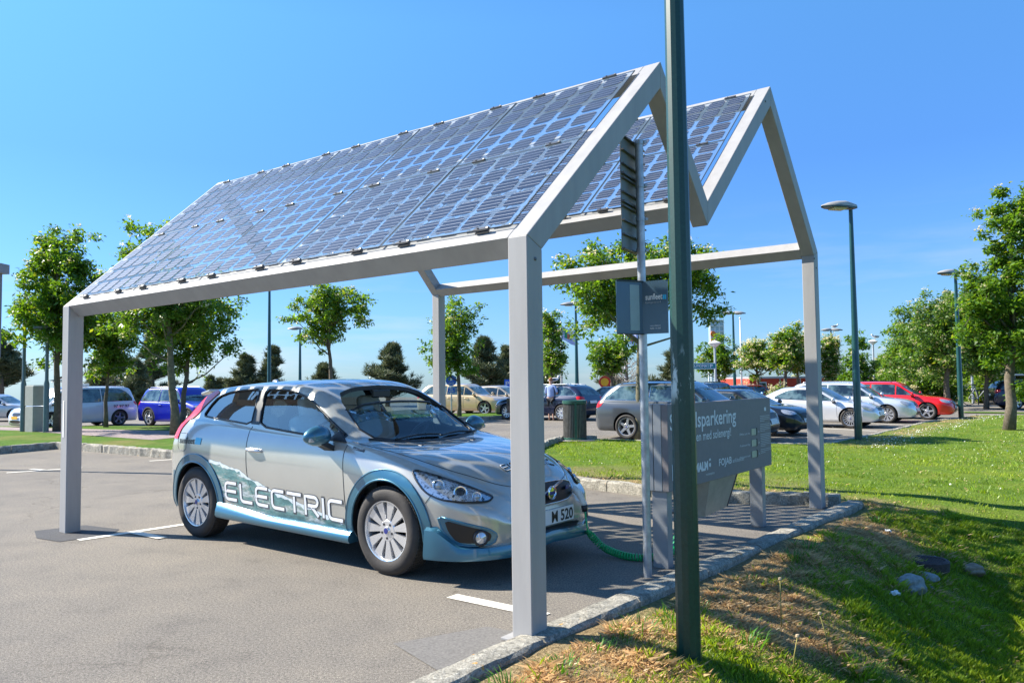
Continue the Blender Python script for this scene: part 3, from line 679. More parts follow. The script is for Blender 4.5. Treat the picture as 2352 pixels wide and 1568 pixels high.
    if detail:
        decal(car,'grille',sm([(xf,-.34,.70),(xf,.34,.70),(xf,.28,.56),(xf,-.28,.56)],1),(-1,0,0),BLACK,.005,.06)
        decal(car,'air_intake',sm([(xf,-.42,.40),(xf,.42,.40),(xf,.36,.28),(xf,-.36,.28)],1),(-1,0,0),BLACK,.005,.06)
        decal(car,'number_plate',[(xf,-.26,.53),(xf,.26,.53),(xf,.26,.43),(xf,-.26,.43)],(-1,0,0),PLATE,.014,.1)
        decal(car,'number_plate',[(xr,-.26,.80),(xr,.26,.80),(xr,.26,.69),(xr,-.26,.69)],(1,0,0),PLATE,.014,.1)
        for x in([cuts_[1]] if kind=='coupe' else cuts_[1:3]):
            line(car,'door_gap',[(x,-hw,B(x)),(x+.01,-hw,.7),(x+.0,-hw,.34)],(0,1,0),BLACK,.0035,sides=2)
            mb=MB(); mb.tube([(x+.07,0,0),(x+.12,-.028,0),(x+.24,-.028,0),(x+.28,0,0)],.013,6)
            for s in(1,-1):
                o=mb.build('door_handle',P,car.root,smooth=True); o.location=(0,-s*(hw-.025),B(x)-.13); o.scale=(1,s,1)
        line(car,'door_gap',[(wsb-.1,-hw,B(wsb-.1)),(wsb-.14,-hw,.65),(wsb-.12,-hw,.34)],(0,1,0),BLACK,.0035,sides=2)
        line(car,'window_trim',[(x,-hw,B(x)+.024) for x in np.linspace(cuts_[0],cuts_[-1],8)],(0,1,0),BLACK if clad else CHROME,.006,sides=2)
    mirrors(car,wsb-.22,hw+.07,belt+.06,P)
    if rails:
        for s in(1,-1):
            x0,x1=wst-.15,reh+.1; pts=[(x0,0,-.03)]+[(x,0,.035) for x in np.linspace(x0-.1,x1+.1,5)]+[(x1,0,-.03)]
            pts=[(x,-s*(gw-.06),f['re'](x)+.05+z) for x,_,z in pts]; mb=MB(); mb.tube(pts,.014,6); mb.build('roof_rail',ALLOY if rails==1 else BLACK,car.root,smooth=True)
    if clad:
        for x in car.axles:
            a=[math.radians(k) for k in range(-5,186,12)]
            out=[(x+math.cos(k)*(wr+.10),-hw,wr+math.sin(k)*(wr+.10)) for k in a]+[(x+math.cos(k)*(wr+.046),-hw,wr+math.sin(k)*(wr+.046)) for k in a[::-1]]
            decal(car,'arch_cladding',out,(0,1,0),clad,.008,.06,sides=2)
    add_wheels(car,car.axles,hw-.012,wr,wr*.72,.20,rimn,rims)
    if scale!=1: car.root.scale=(scale,)*3
    return car
# ================================================================ the silver hatchback under the roof
def hero():
    car=Car(); rz=R(-37.35); W=1.78; hw=.89
    o0=Vector((-.98872917,6.00765352,0)); V_=Vector((-math.sin(rz),math.cos(rz),0)); 
    car.root=empty('hatchback',o0+V_*hw,'silver beige three door hatchback with pale blue trims and ELECTRIC lettering, charging under the carport','car',None,rz)
    car.axles=(0,-2.627)
    PA=paint('silver_paint',(.46,.455,.415),.42,.22); BL=paint('blue_trim_paint',(.035,.15,.225),.45,.33)
    sp=dict(
     top=[(-3.34,.60),(-3.325,.76),(-3.29,.88),(-3.22,.97),(-3.12,1.14),(-3.02,1.30),(-2.95,1.40),(-2.75,1.435),(-2.4,1.475),(-1.9,1.50),(-1.5,1.505),(-1.2,1.49),(-1.05,1.45),(-.8,1.315),(-.5,1.10),(-.31,.968),(-.24,.953),(0,.94),(.3,.915),(.53,.873),(.70,.80),(.80,.72),(.85,.65),(.89,.55),(.92,.43)],
     belt=[(-3.34,.58),(-3.31,.80),(-3.22,.96),(-3.1,1.08),(-2.9,1.145),(-2.6,1.135),(-1.8,1.075),(-.5,.985),(-.3,.955),(0,.90),(.28,.825),(.5,.745),(.7,.665),(.85,.57),(.92,.42)],
     wb=[(-3.34,.50),(-3.29,.62),(-3.2,.69),(-3.0,.745),(-2.6,.785),(-1.8,.815),(-.5,.825),(0,.80),(.3,.77),(.5,.71),(.7,.62),(.85,.46),(.92,.34)],
     wm=[(-3.34,.58),(-3.31,.69),(-3.22,.79),(-3.05,.86),(-2.64,.895),(-1.5,.875),(-.6,.875),(0,.895),(.3,.885),(.5,.855),(.68,.79),(.8,.70),(.88,.57),(.92,.42)],
     re=[(-3.34,.59),(-3.31,.81),(-3.22,.965),(-3.1,1.13),(-2.98,1.28),(-2.8,1.375),(-2.6,1.405),(-2.3,1.425),(-1.9,1.43),(-1.4,1.41),(-1.13,1.35),(-.83,1.19),(-.5,1.005),(-.3,.962),(0,.913),(.28,.845),(.5,.77),(.7,.69),(.85,.59),(.92,.425)],
     wr=[(-3.34,.42),(-3.29,.56),(-3.15,.60),(-3.0,.60),(-2.6,.635),(-1.9,.625),(-1.4,.635),(-1.13,.66),(-.83,.715),(-.5,.765),(-.3,.765),(0,.74),(.3,.70),(.5,.64),(.7,.53),(.85,.38),(.92,.26)],
     bot=[(-3.34,.44),(-3.3,.32),(-3.1,.23),(.5,.22),(.8,.215),(.88,.25),(.92,.34)])
    dwin=[(-.52,0,1.005),(-.83,0,1.165),(-1.13,0,1.32),(-1.40,0,1.392),(-1.60,0,1.408),(-1.83,0,1.41),(-1.76,0,1.24),(-1.695,0,1.085),(-1.2,0,1.045),(-.8,0,1.015)]
    qwin=[(-1.93,0,1.412),(-2.15,0,1.408),(-2.38,0,1.388),(-2.55,0,1.345),(-2.62,0,1.26),(-2.675,0,1.16),(-2.5,0,1.145),(-2.2,0,1.125),(-1.84,0,1.095),(-1.88,0,1.24)]
    wpl=[(-.275,0),(-.31,.36),(-.43,.68),(-.965,.545),(-1.015,.3),(-1.025,0)]
    wpoly=[(x,-y,.9) for x,y in wpl]+[(x,y,.9) for x,y in wpl[-2:0:-1]]
    rpl=[(-3.19,0),(-3.16,.50),(-2.99,.50),(-2.985,0)]; rpoly=[(x,-y,1.0) for x,y in rpl]+[(x,y,1.0) for x,y in rpl[-2:0:-1]]
    def pr(poly,e): m=MB(); m.prism(poly,e); return m.build('c',DARKM)
    cuts=[pr([(x,-1.5,z) for x,_,z in sm(dwin,1)],(0,3,0)),pr([(x,-1.5,z) for x,_,z in sm(qwin,1)],(0,3,0)),pr(sm(wpoly,1),(0,0,1)),pr(sm(rpoly,1),(0,0,1))]
    body(car,sp,PA,.385,.335,hw,cuts,.035)
    G=glassm('window_glass',(.66,.80,.82),.22); GD=glassm('privacy_glass',(.10,.15,.17),.30); GW=glassm('windscreen_glass',(.68,.80,.82),.10)
    def grow(poly,k,axes=(0,2)):
        c=sum((Vector(p) for p in poly),Vector())/len(poly); return [c+(Vector(p)-c)*k for p in poly]
    Y=(0,1,0)
    for nm,pl,g in(('side_window',dwin,G),('side_window',qwin,GD)):
        P=[(x,-.75,z) for x,_,z in sm(dwin if pl is dwin else qwin,1)]
        decal(car,nm,grow(P,1.03),Y,g,-.008,.06,sides=2)
        line(car,'window_seal',grow(P,1.015),Y,BLACK,.010,-.001,sides=2,close=True,cr=False)
        if pl is dwin: pass
    # black pillar between the two side windows
    decal(car,'door_pillar',[(-1.715,-.8,1.095),(-1.83,-.8,1.40),(-1.925,-.8,1.405),(-1.84,-.8,1.10)],Y,BLACK,.003,.04,sides=2)
    decal(car,'windscreen',grow(sm(wpoly,1),1.03),(0,0,-1),GW,-.006,.06); line(car,'windscreen_seal',sm(wpoly,1),(0,0,-1),BLACK,.011,-.002,close=True,cr=False)
    decal(car,'rear_window',grow(sm(rpoly,1),1.03),(0,0,-1),GD,-.006,.06)
    # cowl and wipers
    line(car,'cowl_panel',[(-.40,-.68,1),(-.29,-.36,1),(-.25,0,1),(-.29,.36,1),(-.40,.68,1)],(0,0,-1),BLACK,.018,-.006)
    for y0,y1 in((-.45,.12),(.10,.60)): line(car,'wiper',[(-.33,y0,1),(-.37,(y0+y1)/2,1),(-.36,y1,1)],(0,0,-1),BLACK,.009,.012)
    for y in(-.36,.30):
        mb=MB(); mb.box((0,0,0),(.045,.03,.018),None,0,.005); o=mb.build('washer_nozzle',BLACK,car.root); o.location=(-.12,y,car.f['top'](-.12)-.004)
    # gaps
    for nm,pts in(('door_gap',[(-.475,-.84,.965),(-.50,-.88,.86),(-.475,-.88,.6),(-.455,-.88,.32)]),('door_gap',[(-1.80,-.85,1.08),(-1.815,-.88,.9),(-1.79,-.88,.65),(-1.70,-.88,.45),(-1.66,-.88,.36)]),
                  ('bonnet_gap',[(-.45,-.80,.98),(-.2,-.77,.95),(.1,-.73,.90),(.35,-.68,.85),(.6,-.57,.76),(.78,-.42,.69),(.86,-.2,.66)])):
        line(car,nm,pts,(0,1,0) if nm=='door_gap' else (0,0,-1),BLACK,.0032,0,sides=2)
    line(car,'bumper_gap',[(.415,-.87,.58),(.47,-.85,.65)],Y,BLACK,.003,0,sides=2)
    line(car,'bonnet_gap',[(.86,-.2,.66),(.875,0,.66),(.86,.2,.66)],(-1,0,0),BLACK,.003)
    # fuel flap
    fl=[(-2.95,-.9,.99),(-2.80,-.9,.99),(-2.78,-.9,.97),(-2.79,-.9,.84),(-2.82,-.9,.82),(-2.93,-.9,.82),(-2.965,-.9,.86),(-2.97,-.9,.96)]
    line(car,'fuel_flap_gap',fl,Y,BLACK,.0028,close=True,cr=False)
    # handle
    for s in(1,-1):
        mb=MB(); mb.tube([(-1.585,0,.0),(-1.61,-.026,.002),(-1.70,-.034,.006),(-1.76,-.03,.01),(-1.80,-.004,.012)],[.012,.016,.018,.018,.014],8)
        o=mb.build('door_handle',ALLOY,car.root,smooth=True); o.location=(0,-s*.868,.868); o.scale=(1,s,1)
    # blue arches, sills, lips
    def band(x,r0,r1,a0,a1,off,sides=2):
        a=[R(k) for k in np.linspace(a0,a1,26)]
        P=[(x+math.cos(k)*r1,-.9,.335+math.sin(k)*r1) for k in a]+[(x+math.cos(k)*r0,-.9,.335+math.sin(k)*r0) for k in a[::-1]]
        decal(car,'arch_trim',P,Y,BL,off,.03,sides=sides)
        for rr,kk in((r0,.010),(r1,.007)): line(car,'arch_trim',[(x+math.cos(k)*rr,-.9,.335+math.sin(k)*rr) for k in a],Y,BL,kk,off-.002,sides=sides)
    band(0,.388,.462,-8,186,.010); band(-2.627,.388,.462,-2,190,.010)
    mb=MB(); prof=lambda t:[(-.80,.205),(-.900,.20),(-.915,.225),(-.910,.258+.02*max(0,.4-t)),(-.885,.285+.14*max(0,.4-t)),(-.83,.300+.16*max(0,.4-t))]
    N=22; Vv=[]
    for i in range(N+1):
        t=i/N; x=-2.245+(1.86)*t; e=.0 if .04<t<.96 else .02
        Vv+=[(x,y,z+(.03*(1-t))*1) for y,z in prof(t)]
    m=6; fs=[(i*m+j,i*m+j+1,(i+1)*m+j+1,(i+1)*m+j) for i in range(N) for j in range(m-1)]+[tuple(range(m)),tuple(N*m+j for j in range(m))]
    for s in(1,-1):
        mb=MB(); mb.add([(x,y*s,z) for x,y,z in Vv],fs); mb.build('side_skirt',BL,car.root,smooth=True,auto=50)
    # front lip, swept round the plan of the bumper
    plan=[(.43,-.895),(.52,-.88),(.62,-.845),(.72,-.785),(.81,-.69),(.87,-.58),(.905,-.45),(.925,-.25),(.93,0)]; plan=plan+[(x,-y) for x,y in plan[-2::-1]]
    pl=catmull([(x,y,0) for x,y in plan],3); Vv=[]; m=5
    for i,p in enumerate(pl):
        t=(pl[min(i+1,len(pl)-1)]-pl[max(i-1,0)]).normalized(); n=Vector((t.y,-t.x,0)); ay=abs(p.y); up=.03*max(0,1-ay/.5); side=min(1,max(0,(ay-.80)/.08))**1.5
        for a,z in((-.10,.20),(.022,.185),(.028,.215),(.012,.27+.12*side),(-.05,.285+.14*side)): Vv.append(p+n*a+Vector((0,0,z+up)))
    nn=len(pl); fs=[(i*m+j,i*m+j+1,(i+1)*m+j+1,(i+1)*m+j) for i in range(nn-1) for j in range(m-1)]+[tuple(range(m)),tuple((nn-1)*m+j for j in range(m))]
    mb=MB(); mb.add(Vv,fs); mb.build('front_lip',BL,car.root,smooth=True,auto=50)
    # headlights
    D=(-.72,.68,-.12); HL=[(.27,-.86,.815),(.45,-.80,.775),(.62,-.68,.705),(.71,-.575,.645),(.745,-.50,.605),(.725,-.545,.572),(.62,-.68,.573),(.50,-.80,.60),(.40,-.86,.655),(.32,-.87,.74)]
    HLs=sm(HL,2)
    inner_,_nt,_b=nodes('headlamp_bowl'); _b.inputs['Metallic'].default_value=.8; _b.inputs['Roughness'].default_value=.14; _r=ramp(_nt,noise(_nt,34,3,.6).outputs[0],[(.36,(.04,.045,.05)),(.46,(.75,.77,.80)),(.60,(.85,.86,.88)),(.70,(.22,.24,.27))]); _nt.links.new(_r.outputs[0],_b.inputs['Base Color'])
    for sd in(1,-1):
        pass
    hb=decal(car,'headlight',HLs,D,inner_,.002,.035,sides=2)
    lens=glassm('headlamp_glass',(.92,.95,.97),.10)
    for o,s in zip(hb,(1,-1)):
        P=[projpt(car.bvh,p,Vector(D).normalized(),.016) for p in HLs]
        for c,rr,mt in(((.60,-.70,.645),.052,CHROME),((.665,-.60,.612),.036,CHROME),((.47,-.79,.70),.045,inner_)):
            q=projpt(car.bvh,c,Vector(D).normalized(),.004); M4=Matrix.Translation((q.x,q.y*s,q.z))@Vector((-D[0],-D[1]*s,-D[2]+.1)).normalized().to_track_quat('Z','Y').to_matrix().to_4x4()
            b_=MB(); b_.lathe([(rr,-.02),(rr,.006),(rr*.9,.008),(rr*.72,-.004),(rr*.6,-.006)],20,0,M4); b_.lathe([(rr*.6,-.006),(rr*.55,.008),(rr*.3,.014),(0,.016)],16,1,M4); b_.build('lamp_unit',[mt,DARKM if rr>.05 else LAMPC],o,smooth=True)
    l=decal(car,'headlight_cover',HLs,D,lens,.017,.035,sides=2)
    line(car,'headlight_edge',HLs,D,BLACK,.0075,.008,sides=2,close=True,cr=False)
    # tail light, tall and red
    TL=[(-2.96,-.83,.93),(-2.93,-.81,1.03),(-2.84,-.77,1.13),(-2.72,-.70,1.25),(-2.57,-.65,1.38),(-2.66,-.64,1.41),(-2.86,-.63,1.33),(-3.04,-.64,1.17),(-3.17,-.70,1.02),(-3.2,-.74,.93)]
    decal(car,'tail_light',TL,(.35,.94,0),LAMPR,.008,.04,sides=2)
    # fog lamp housing
    FD=(-.80,.6,0); FH=sm([(.53,-.865,.495),(.70,-.78,.45),(.81,-.64,.405),(.845,-.58,.36),(.83,-.60,.295),(.75,-.73,.285),(.65,-.82,.295),(.58,-.86,.39)],1)
    c=sum(FH,Vector())/len(FH); FI=[c+(p-c)*.78 for p in FH]
    decal(car,'fog_lamp_surround',FH,FD,BL,.006,.035,sides=2); line(car,'fog_lamp_surround',FH,FD,BL,.008,.004,sides=2,close=True,cr=False)
    fi=decal(car,'fog_lamp_recess',FI,FD,BLACK,.009,.035,sides=2)
    for o,s in zip(fi,(1,-1)):
        q=projpt(car.bvh,(.775,-.685,.345),Vector(FD).normalized(),.010); M4=Matrix.Translation((q.x,q.y*s,q.z))@Vector((.85,-.5*s,0)).to_track_quat('Z','Y').to_matrix().to_4x4()
        b_=MB(); b_.lathe([(.058,-.01),(.058,.012),(.046,.016),(.044,.008)],20,1,M4); b_.lathe([(.044,.008),(.03,.016),(0,.02)],16,0,M4); b_.build('fog_lamp',[LAMPC,DARKM],o,smooth=True)
    # grille, chrome, badge, lower intake
    g=decal(car,'grille',sm([(.86,-.41,.665),(.86,.43,.655),(.87,.37,.50),(.87,-.33,.50)],2),(-1,0,0),BLACK,.010,.04)[0]
    line(car,'grille_trim',sm([(.86,-.41,.665),(.86,.43,.655),(.87,.37,.50),(.87,-.33,.50)],2),(-1,0,0),CHROME,.007,.010,close=True,cr=False)
    mb=MB(); x=car.f; mb.tube([(.90,-.20,.52),(.885,.22,.66)],.012,6); mb.build('grille_bar',CHROME,car.root)
    mb=MB(); Mb=frame4((.918,.02,.585),(0,1,0),(0,0,1)); mb.lathe([(.055,0),(.055,.012),(.046,.016),(.042,.008),(0,.010)],24,0,Mb); mb.box((.922,.02,.585),(.012,.11,.024),None,1); mb.build('badge',[CHROME,EMBL],car.root)
    decal(car,'air_intake',sm([(.92,-.43,.335),(.92,.43,.335),(.92,.38,.25),(.92,-.38,.25)],1),(-1,0,0),BLACK,.006,.04)
    line(car,'bumper_strip',[(.9,-.45,.255),(.92,0,.245),(.9,.45,.255)],(-1,0,0),ALLOY,.012,.012)
    # number plate
    mb=MB(); mb.box((.934,.045,.405),(.012,.52,.115),None,0,.004); npo=mb.build('number_plate',PLATE,car.root)
    put_text('number_plate_text','M 520',.118,BLACK,npo,frame4((.9415,.29,.363),(0,1,0),(0,0,1)),'r',.30,.003)
    mb=MB(); mb.box((.885,.31,.603),(.006,.115,.030),Matrix.Rotation(R(14),3,'Z'),0,.002); bt=mb.build('name_badge',EMBL,car.root); 
    put_text('name_badge_text','ELECTRIC',.022,PLATE,bt,frame4((.893,.262,.596),(-.14,.99,0),(0,0,1)),'l',.10,.001)
    # charging plug
    mb=MB(); mb.tube([(.90,.37,.575),(.945,.375,.545),(.985,.375,.475),(.995,.375,.44)],[.030,.028,.024,.02],10); pgl=mb.build('charging_plug',simple('plug_cream',(.72,.70,.62),.4,0,0,.05),car.root,smooth=True)
    mb=MB(); mb.tube([(.994,.375,.45),(1.0,.376,.40)],[.026,.022],10); mb.build('plug_collar',DARKM,pgl,smooth=True)
    # mirrors, bodied in blue and black
    mirrors(car,-.68,.985,1.04,BL,1.12)
    for s in(1,-1):
        mb=MB(); mb.prism([(-.50,-s*.845,.985),(-.72,-s*.84,1.0),(-.62,-s*.80,1.07)],(0,s*.02,0)); mb.build('mirror_foot',DARKM,car.root)
        mb=MB(); mb.box((-.635,-s*1.03,1.012),(.03,.13,.035),None,0,.008); mb.build('indicator_lamp',LAMPC,car.root)
    # roof aerial fin
    mb=MB(); mb.prism([(-2.62,-.02,1.45),(-2.50,-.02,1.455),(-2.60,0,1.51),(-2.64,0,1.50)],(0,.03,0)); mb.build('roof_aerial',PA,car.root,smooth=True)
    mb=MB(); mb.box((-3.02,0,1.385),(.16,1.10,.03),Matrix.Rotation(R(-12),3,'Y'),0,.01); mb.build('roof_spoiler',PA,car.root)
    # -- livery: a photographic wave of sea and snow along the sill, and the big word
    m,nt,b=nodes('sea_livery'); b.inputs['Coat Weight'].default_value=.9; b.inputs['Roughness'].default_value=.35
    n=noise(nt,5,6,.65,vec=(1,1,3.2)); n2=noise(nt,16,5,.7,vec=(1,1,2.5)); 
    rr=ramp(nt,n.outputs[0],[(.36,(.05,.16,.17)),(.48,(.10,.25,.25)),(.56,(.27,.34,.31)),(.62,(.48,.55,.57)),(.75,(.14,.24,.23))]); r3=ramp(nt,n2.outputs[0],[(.35,(.75,.75,.75)),(.65,(1.2,1.2,1.2))])
    nt.links.new(mixc(nt,1.,rr.outputs[0],r3.outputs[0],'MULTIPLY'),b.inputs['Base Color']); SEA=m
    up=[(-2.38,.765),(-2.2,.745),(-2.05,.70),(-1.9,.675),(-1.75,.62),(-1.6,.585),(-1.45,.545),(-1.25,.50),(-1.05,.455),(-.8,.40),(-.6,.37),(-.46,.345)]
    up=[(x,z+random.uniform(-.008,.008)) for x,z in up]
    lo=[(-.46,.29),(-1.2,.30),(-1.66,.33),(-2.05,.38),(-2.17,.42),(-2.2,.55),(-2.28,.66)]
    decal(car,'livery_wave',[(x,-.9,z) for x,z in up+lo],Y,SEA,.0022,.04,sides=2)
    snow=simple('livery_foam',(.62,.70,.74),.4,0,.8,.15,30)
    us=[]
    for i in range(len(up)-1):
        for k in range(4): t=k/4; us.append((up[i][0]*(1-t)+up[i+1][0]*t,up[i][1]*(1-t)+up[i+1][1]*t))
    ls=[(x,z-random.uniform(.006,.045)) for x,z in us[::-1]]; us=[(x,z+random.uniform(-.004,.006)) for x,z in us]
    decal(car,'livery_foam_edge',[(x,-.9,z) for x,z in us+ls],Y,snow,.0032,.04,sides=2)
    TW=simple('lettering_white',(.72,.74,.76),.4,0,.3,.03); TD=simple('lettering_outline',(.07,.075,.08),.5,0,0,.05)
    def arc(cx,cy,r,a0,a1,n=4): return [(cx+r*math.cos(R(a)),cy+r*math.sin(R(a))) for a in np.linspace(a0,a1,n)]
    r_=.25
    GL={'E':[[(1,1)]+arc(r_,1-r_,r_,90,180)+arc(r_,r_,r_,180,270)+[(1,0)],[(.05,.5),(.95,.5)]],'L':[[(0,1)]+arc(r_,r_,r_,180,270)+[(1,0)]],
        'C':[[(1,1)]+arc(r_,1-r_,r_,90,180)+arc(r_,r_,r_,180,270)+[(1,0)]],'T':[[(-.05,1),(1.05,1)],[(.5,1),(.5,0)]],
        'R':[[(0,0),(0,1)]+[(.75,1)]+arc(.75,.75,.25,90,-90,7)+[(.25,.5)],[(.45,.5),(1,0)]],'I':[[(0,0),(0,1)]]}
    def letters(place,h,wd,gap,th,out,nm,d,sides=1,word='ELECTRIC'):
        x=0; segs=[]
        for ch in word:
            w_=wd if ch!='I' else 0
            for st in GL[ch]: segs.append([place(x+a*w_,b*h) for a,b in st])
            x+=w_+gap
        car_=car
        for mat,ww,of,n_ in((TD,th+out,.0042,nm+'_outline'),(TW,th,.0052,nm)):
            mb=MB()
            for st in segs:
                Q=[Vector(st[0])]
                for i in range(len(st)-1):
                    a_,b_=Vector(st[i]),Vector(st[i+1]); k=max(1,int((b_-a_).length/.04))
                    for q in range(1,k+1): Q.append(a_.lerp(b_,q/k))
                W=[projpt(car.bvh,p,Vector(d).normalized(),of) for p in Q]; V2=[]
                dd=Vector(d).normalized()
                for i,p in enumerate(W):
                    t=(W[min(i+1,len(W)-1)]-W[max(i-1,0)]).normalized(); s_=t.cross(dd).normalized()
                    e=ww/2; ex=t*(ww*.5 if i==len(W)-1 else (-ww*.5 if i==0 else 0))*(1 if n_.endswith('outline') else .55)
                    V2+=[p+s_*e+ex,p-s_*e+ex]
                mb.add(V2,[(2*i,2*i+1,2*i+3,2*i+2) for i in range(len(W)-1)])
            o=mb.build(n_,mat,car.root)
            if sides==2:
                o2=o.copy(); o2.data=o.data.copy(); COL.objects.link(o2)
                cx=-1.33
                for v in o2.data.vertices: v.co=Vector((2*cx-v.co.x,-v.co.y,v.co.z))
    letters(lambda x,y:(-2.12+x,-.9,.412-.05*x/1.56+y),.150,.160,.070,.027,.014,'lettering',Y,2)
    letters(lambda x,y:(.655-.0*x+y*1.0,-.30+x,.9),.062,.068,.026,.010,.006,'bonnet_lettering',(0,0,-1))
    # car club mark by the fuel flap, and model badge on the wing
    def ptext(nm,s,x,z,wid,size,mat,off=.004,bold=.001):
        me=text_mesh(s,size,bold=bold); xs=[v.co.x for v in me.vertices]; x0,x1=min(xs),max(xs); k=wid/(x1-x0)
        for v in me.vertices: v.co=projpt(car.bvh,(x+(v.co.x-x0)*k,-.9,z+v.co.y),Vector(Y),off)
        me.materials.clear(); me.materials.append(mat); o=bpy.data.objects.new(nm,me); COL.objects.link(o); o.parent=car.root
    ptext('club_lettering','sunfleet',-2.93,.893,.30,.085,BLACK)
    CY=simple('club_cyan',(.02,.45,.70),.4,0,.5,.05)
    decal(car,'club_mark',[(-2.615,-.9,.955),(-2.515,-.9,.950),(-2.53,-.9,.888),(-2.625,-.9,.892)],Y,CY,.004,.03)
    decal(car,'wing_badge',[(-.40,-.85,.955),(-.275,-.85,.935),(-.275,-.85,.915),(-.40,-.85,.933)],Y,TD,.005,.03); ptext('wing_badge_text','ELECTRIC',-.39,.930,.105,.016,PLATE,.0065,.0003)
    decal(car,'washer_cover',sm([(.70,-.72,.50),(.78,-.62,.49),(.78,-.62,.465),(.70,-.72,.475)],1),D,PA,.003,.03)
    # rear bumper lower trim
    decal(car,'rear_bumper_trim',[(-3.02,-.88,.33),(-3.02,-.88,.62),(-3.06,-.86,.62),(-3.12,-.84,.33)],(.3,.95,0),BL,.006,.04,sides=2)
    add_wheels(car,car.axles,hw-.002,.335,.232,.215,11,'hero')
    # interior
    SEAT=simple('seat_fabric',(.62,.60,.54),.85,0,0,.08,20); IN=simple('interior_grey',(.10,.105,.11),.7,0,0,.1)
    for y in(-.36,.36):
        mb=MB(); mb.box((-1.15,y,.55),(.52,.50,.18),None,0,.05); mb.box((-1.45,y,.86),(.16,.50,.62),Matrix.Rotation(R(-14),3,'Y'),0,.06); mb.box((-1.545,y,1.24),(.11,.26,.20),Matrix.Rotation(R(-12),3,'Y'),0,.045); mb.build('seat',SEAT,car.root,smooth=True,auto=50)
    for y in(-.34,.34):
        mb=MB(); mb.box((-2.1,y,.58),(.5,.46,.16),None,0,.05); mb.box((-2.38,y,.88),(.15,.46,.55),Matrix.Rotation(R(-16),3,'Y'),0,.05); mb.box((-2.46,y,1.19),(.1,.24,.15),None,0,.04); mb.build('seat',SEAT,car.root,smooth=True,auto=50)
    mb=MB(); mb.box((-.52,0,.80),(.42,1.42,.26),None,0,.06); mb.box((-.9,0,.62),(.8,.16,.2),None,0,.03); mb.build('dashboard',IN,car.root,smooth=True,auto=50)
    Ms=Matrix.Translation((-.80,.36,.93))@Matrix.Rotation(R(-65),4,'Y'); mb=MB()
    mb.tube([Ms@Vector((.17*math.cos(a),.17*math.sin(a),0)) for a in np.linspace(0,2*math.pi,25)],.016,8); mb.tube([Ms@Vector((-.16,0,0)),Ms@Vector((.16,0,0))],.02,6); mb.tube([Ms@Vector((0,-.16,0)),Ms@Vector((0,0,0))],.02,6); mb.build('steering_wheel',BLACK,car.root,smooth=True)
    mb=MB(); mb.box((-1.5,0,.33),(2.9,1.5,.04)); mb.build('cabin_floor',IN,car.root)
    mb=MB(); mb.box((-.98,0,1.36),(.03,.22,.07),None,0,.01); mb.build('rear_view_mirror',BLACK,car.root)
    return car
HERO=hero()
# ================================================================ vegetation
BARK=simple('bark',(.13,.105,.075),.9,0,0,.4,12,.01)
BARKG=simple('bark_lichen',(.15,.135,.08),.9,0,0,.4,12,.01)
def unit(n):
    v=rng.normal(size=(n,3)); return v/np.linalg.norm(v,axis=1)[:,None]
def leaves(P,size,jit,up=.35,asp=.5,cols=None,upn=.6):
    """rhombic leaves at points P"""
    n=len(P); d=unit(n); d[:,2]=d[:,2]*.6-.15; d/=np.linalg.norm(d,axis=1)[:,None]
    nn=unit(n); nn[:,2]=np.abs(nn[:,2])+upn; s=np.cross(d,nn); s/=np.linalg.norm(s,axis=1)[:,None]
    L_=size*(1+jit*rng.uniform(-1,1,n))[:,None]; w_=L_*asp*.5; m=P+d*L_*.45
    dr=np.zeros((n,3)); dr[:,2]=-.12
    V=np.stack([P,m+s*w_,P+(d+dr)*L_,m-s*w_],1).reshape(-1,3); Fq=np.arange(n*4).reshape(-1,4)
    C=np.repeat(cols,4,0); return V,Fq,C
def greens(n,a=(.045,.11,.014),b=(.15,.27,.03),yel=.07):
    t=rng.beta(1.5,2.2,n)[:,None]; c=np.array(a)*(1-t)+np.array(b)*t
    k=rng.random(n)<yel; c[k]=np.array((.20,.24,.03)); return c
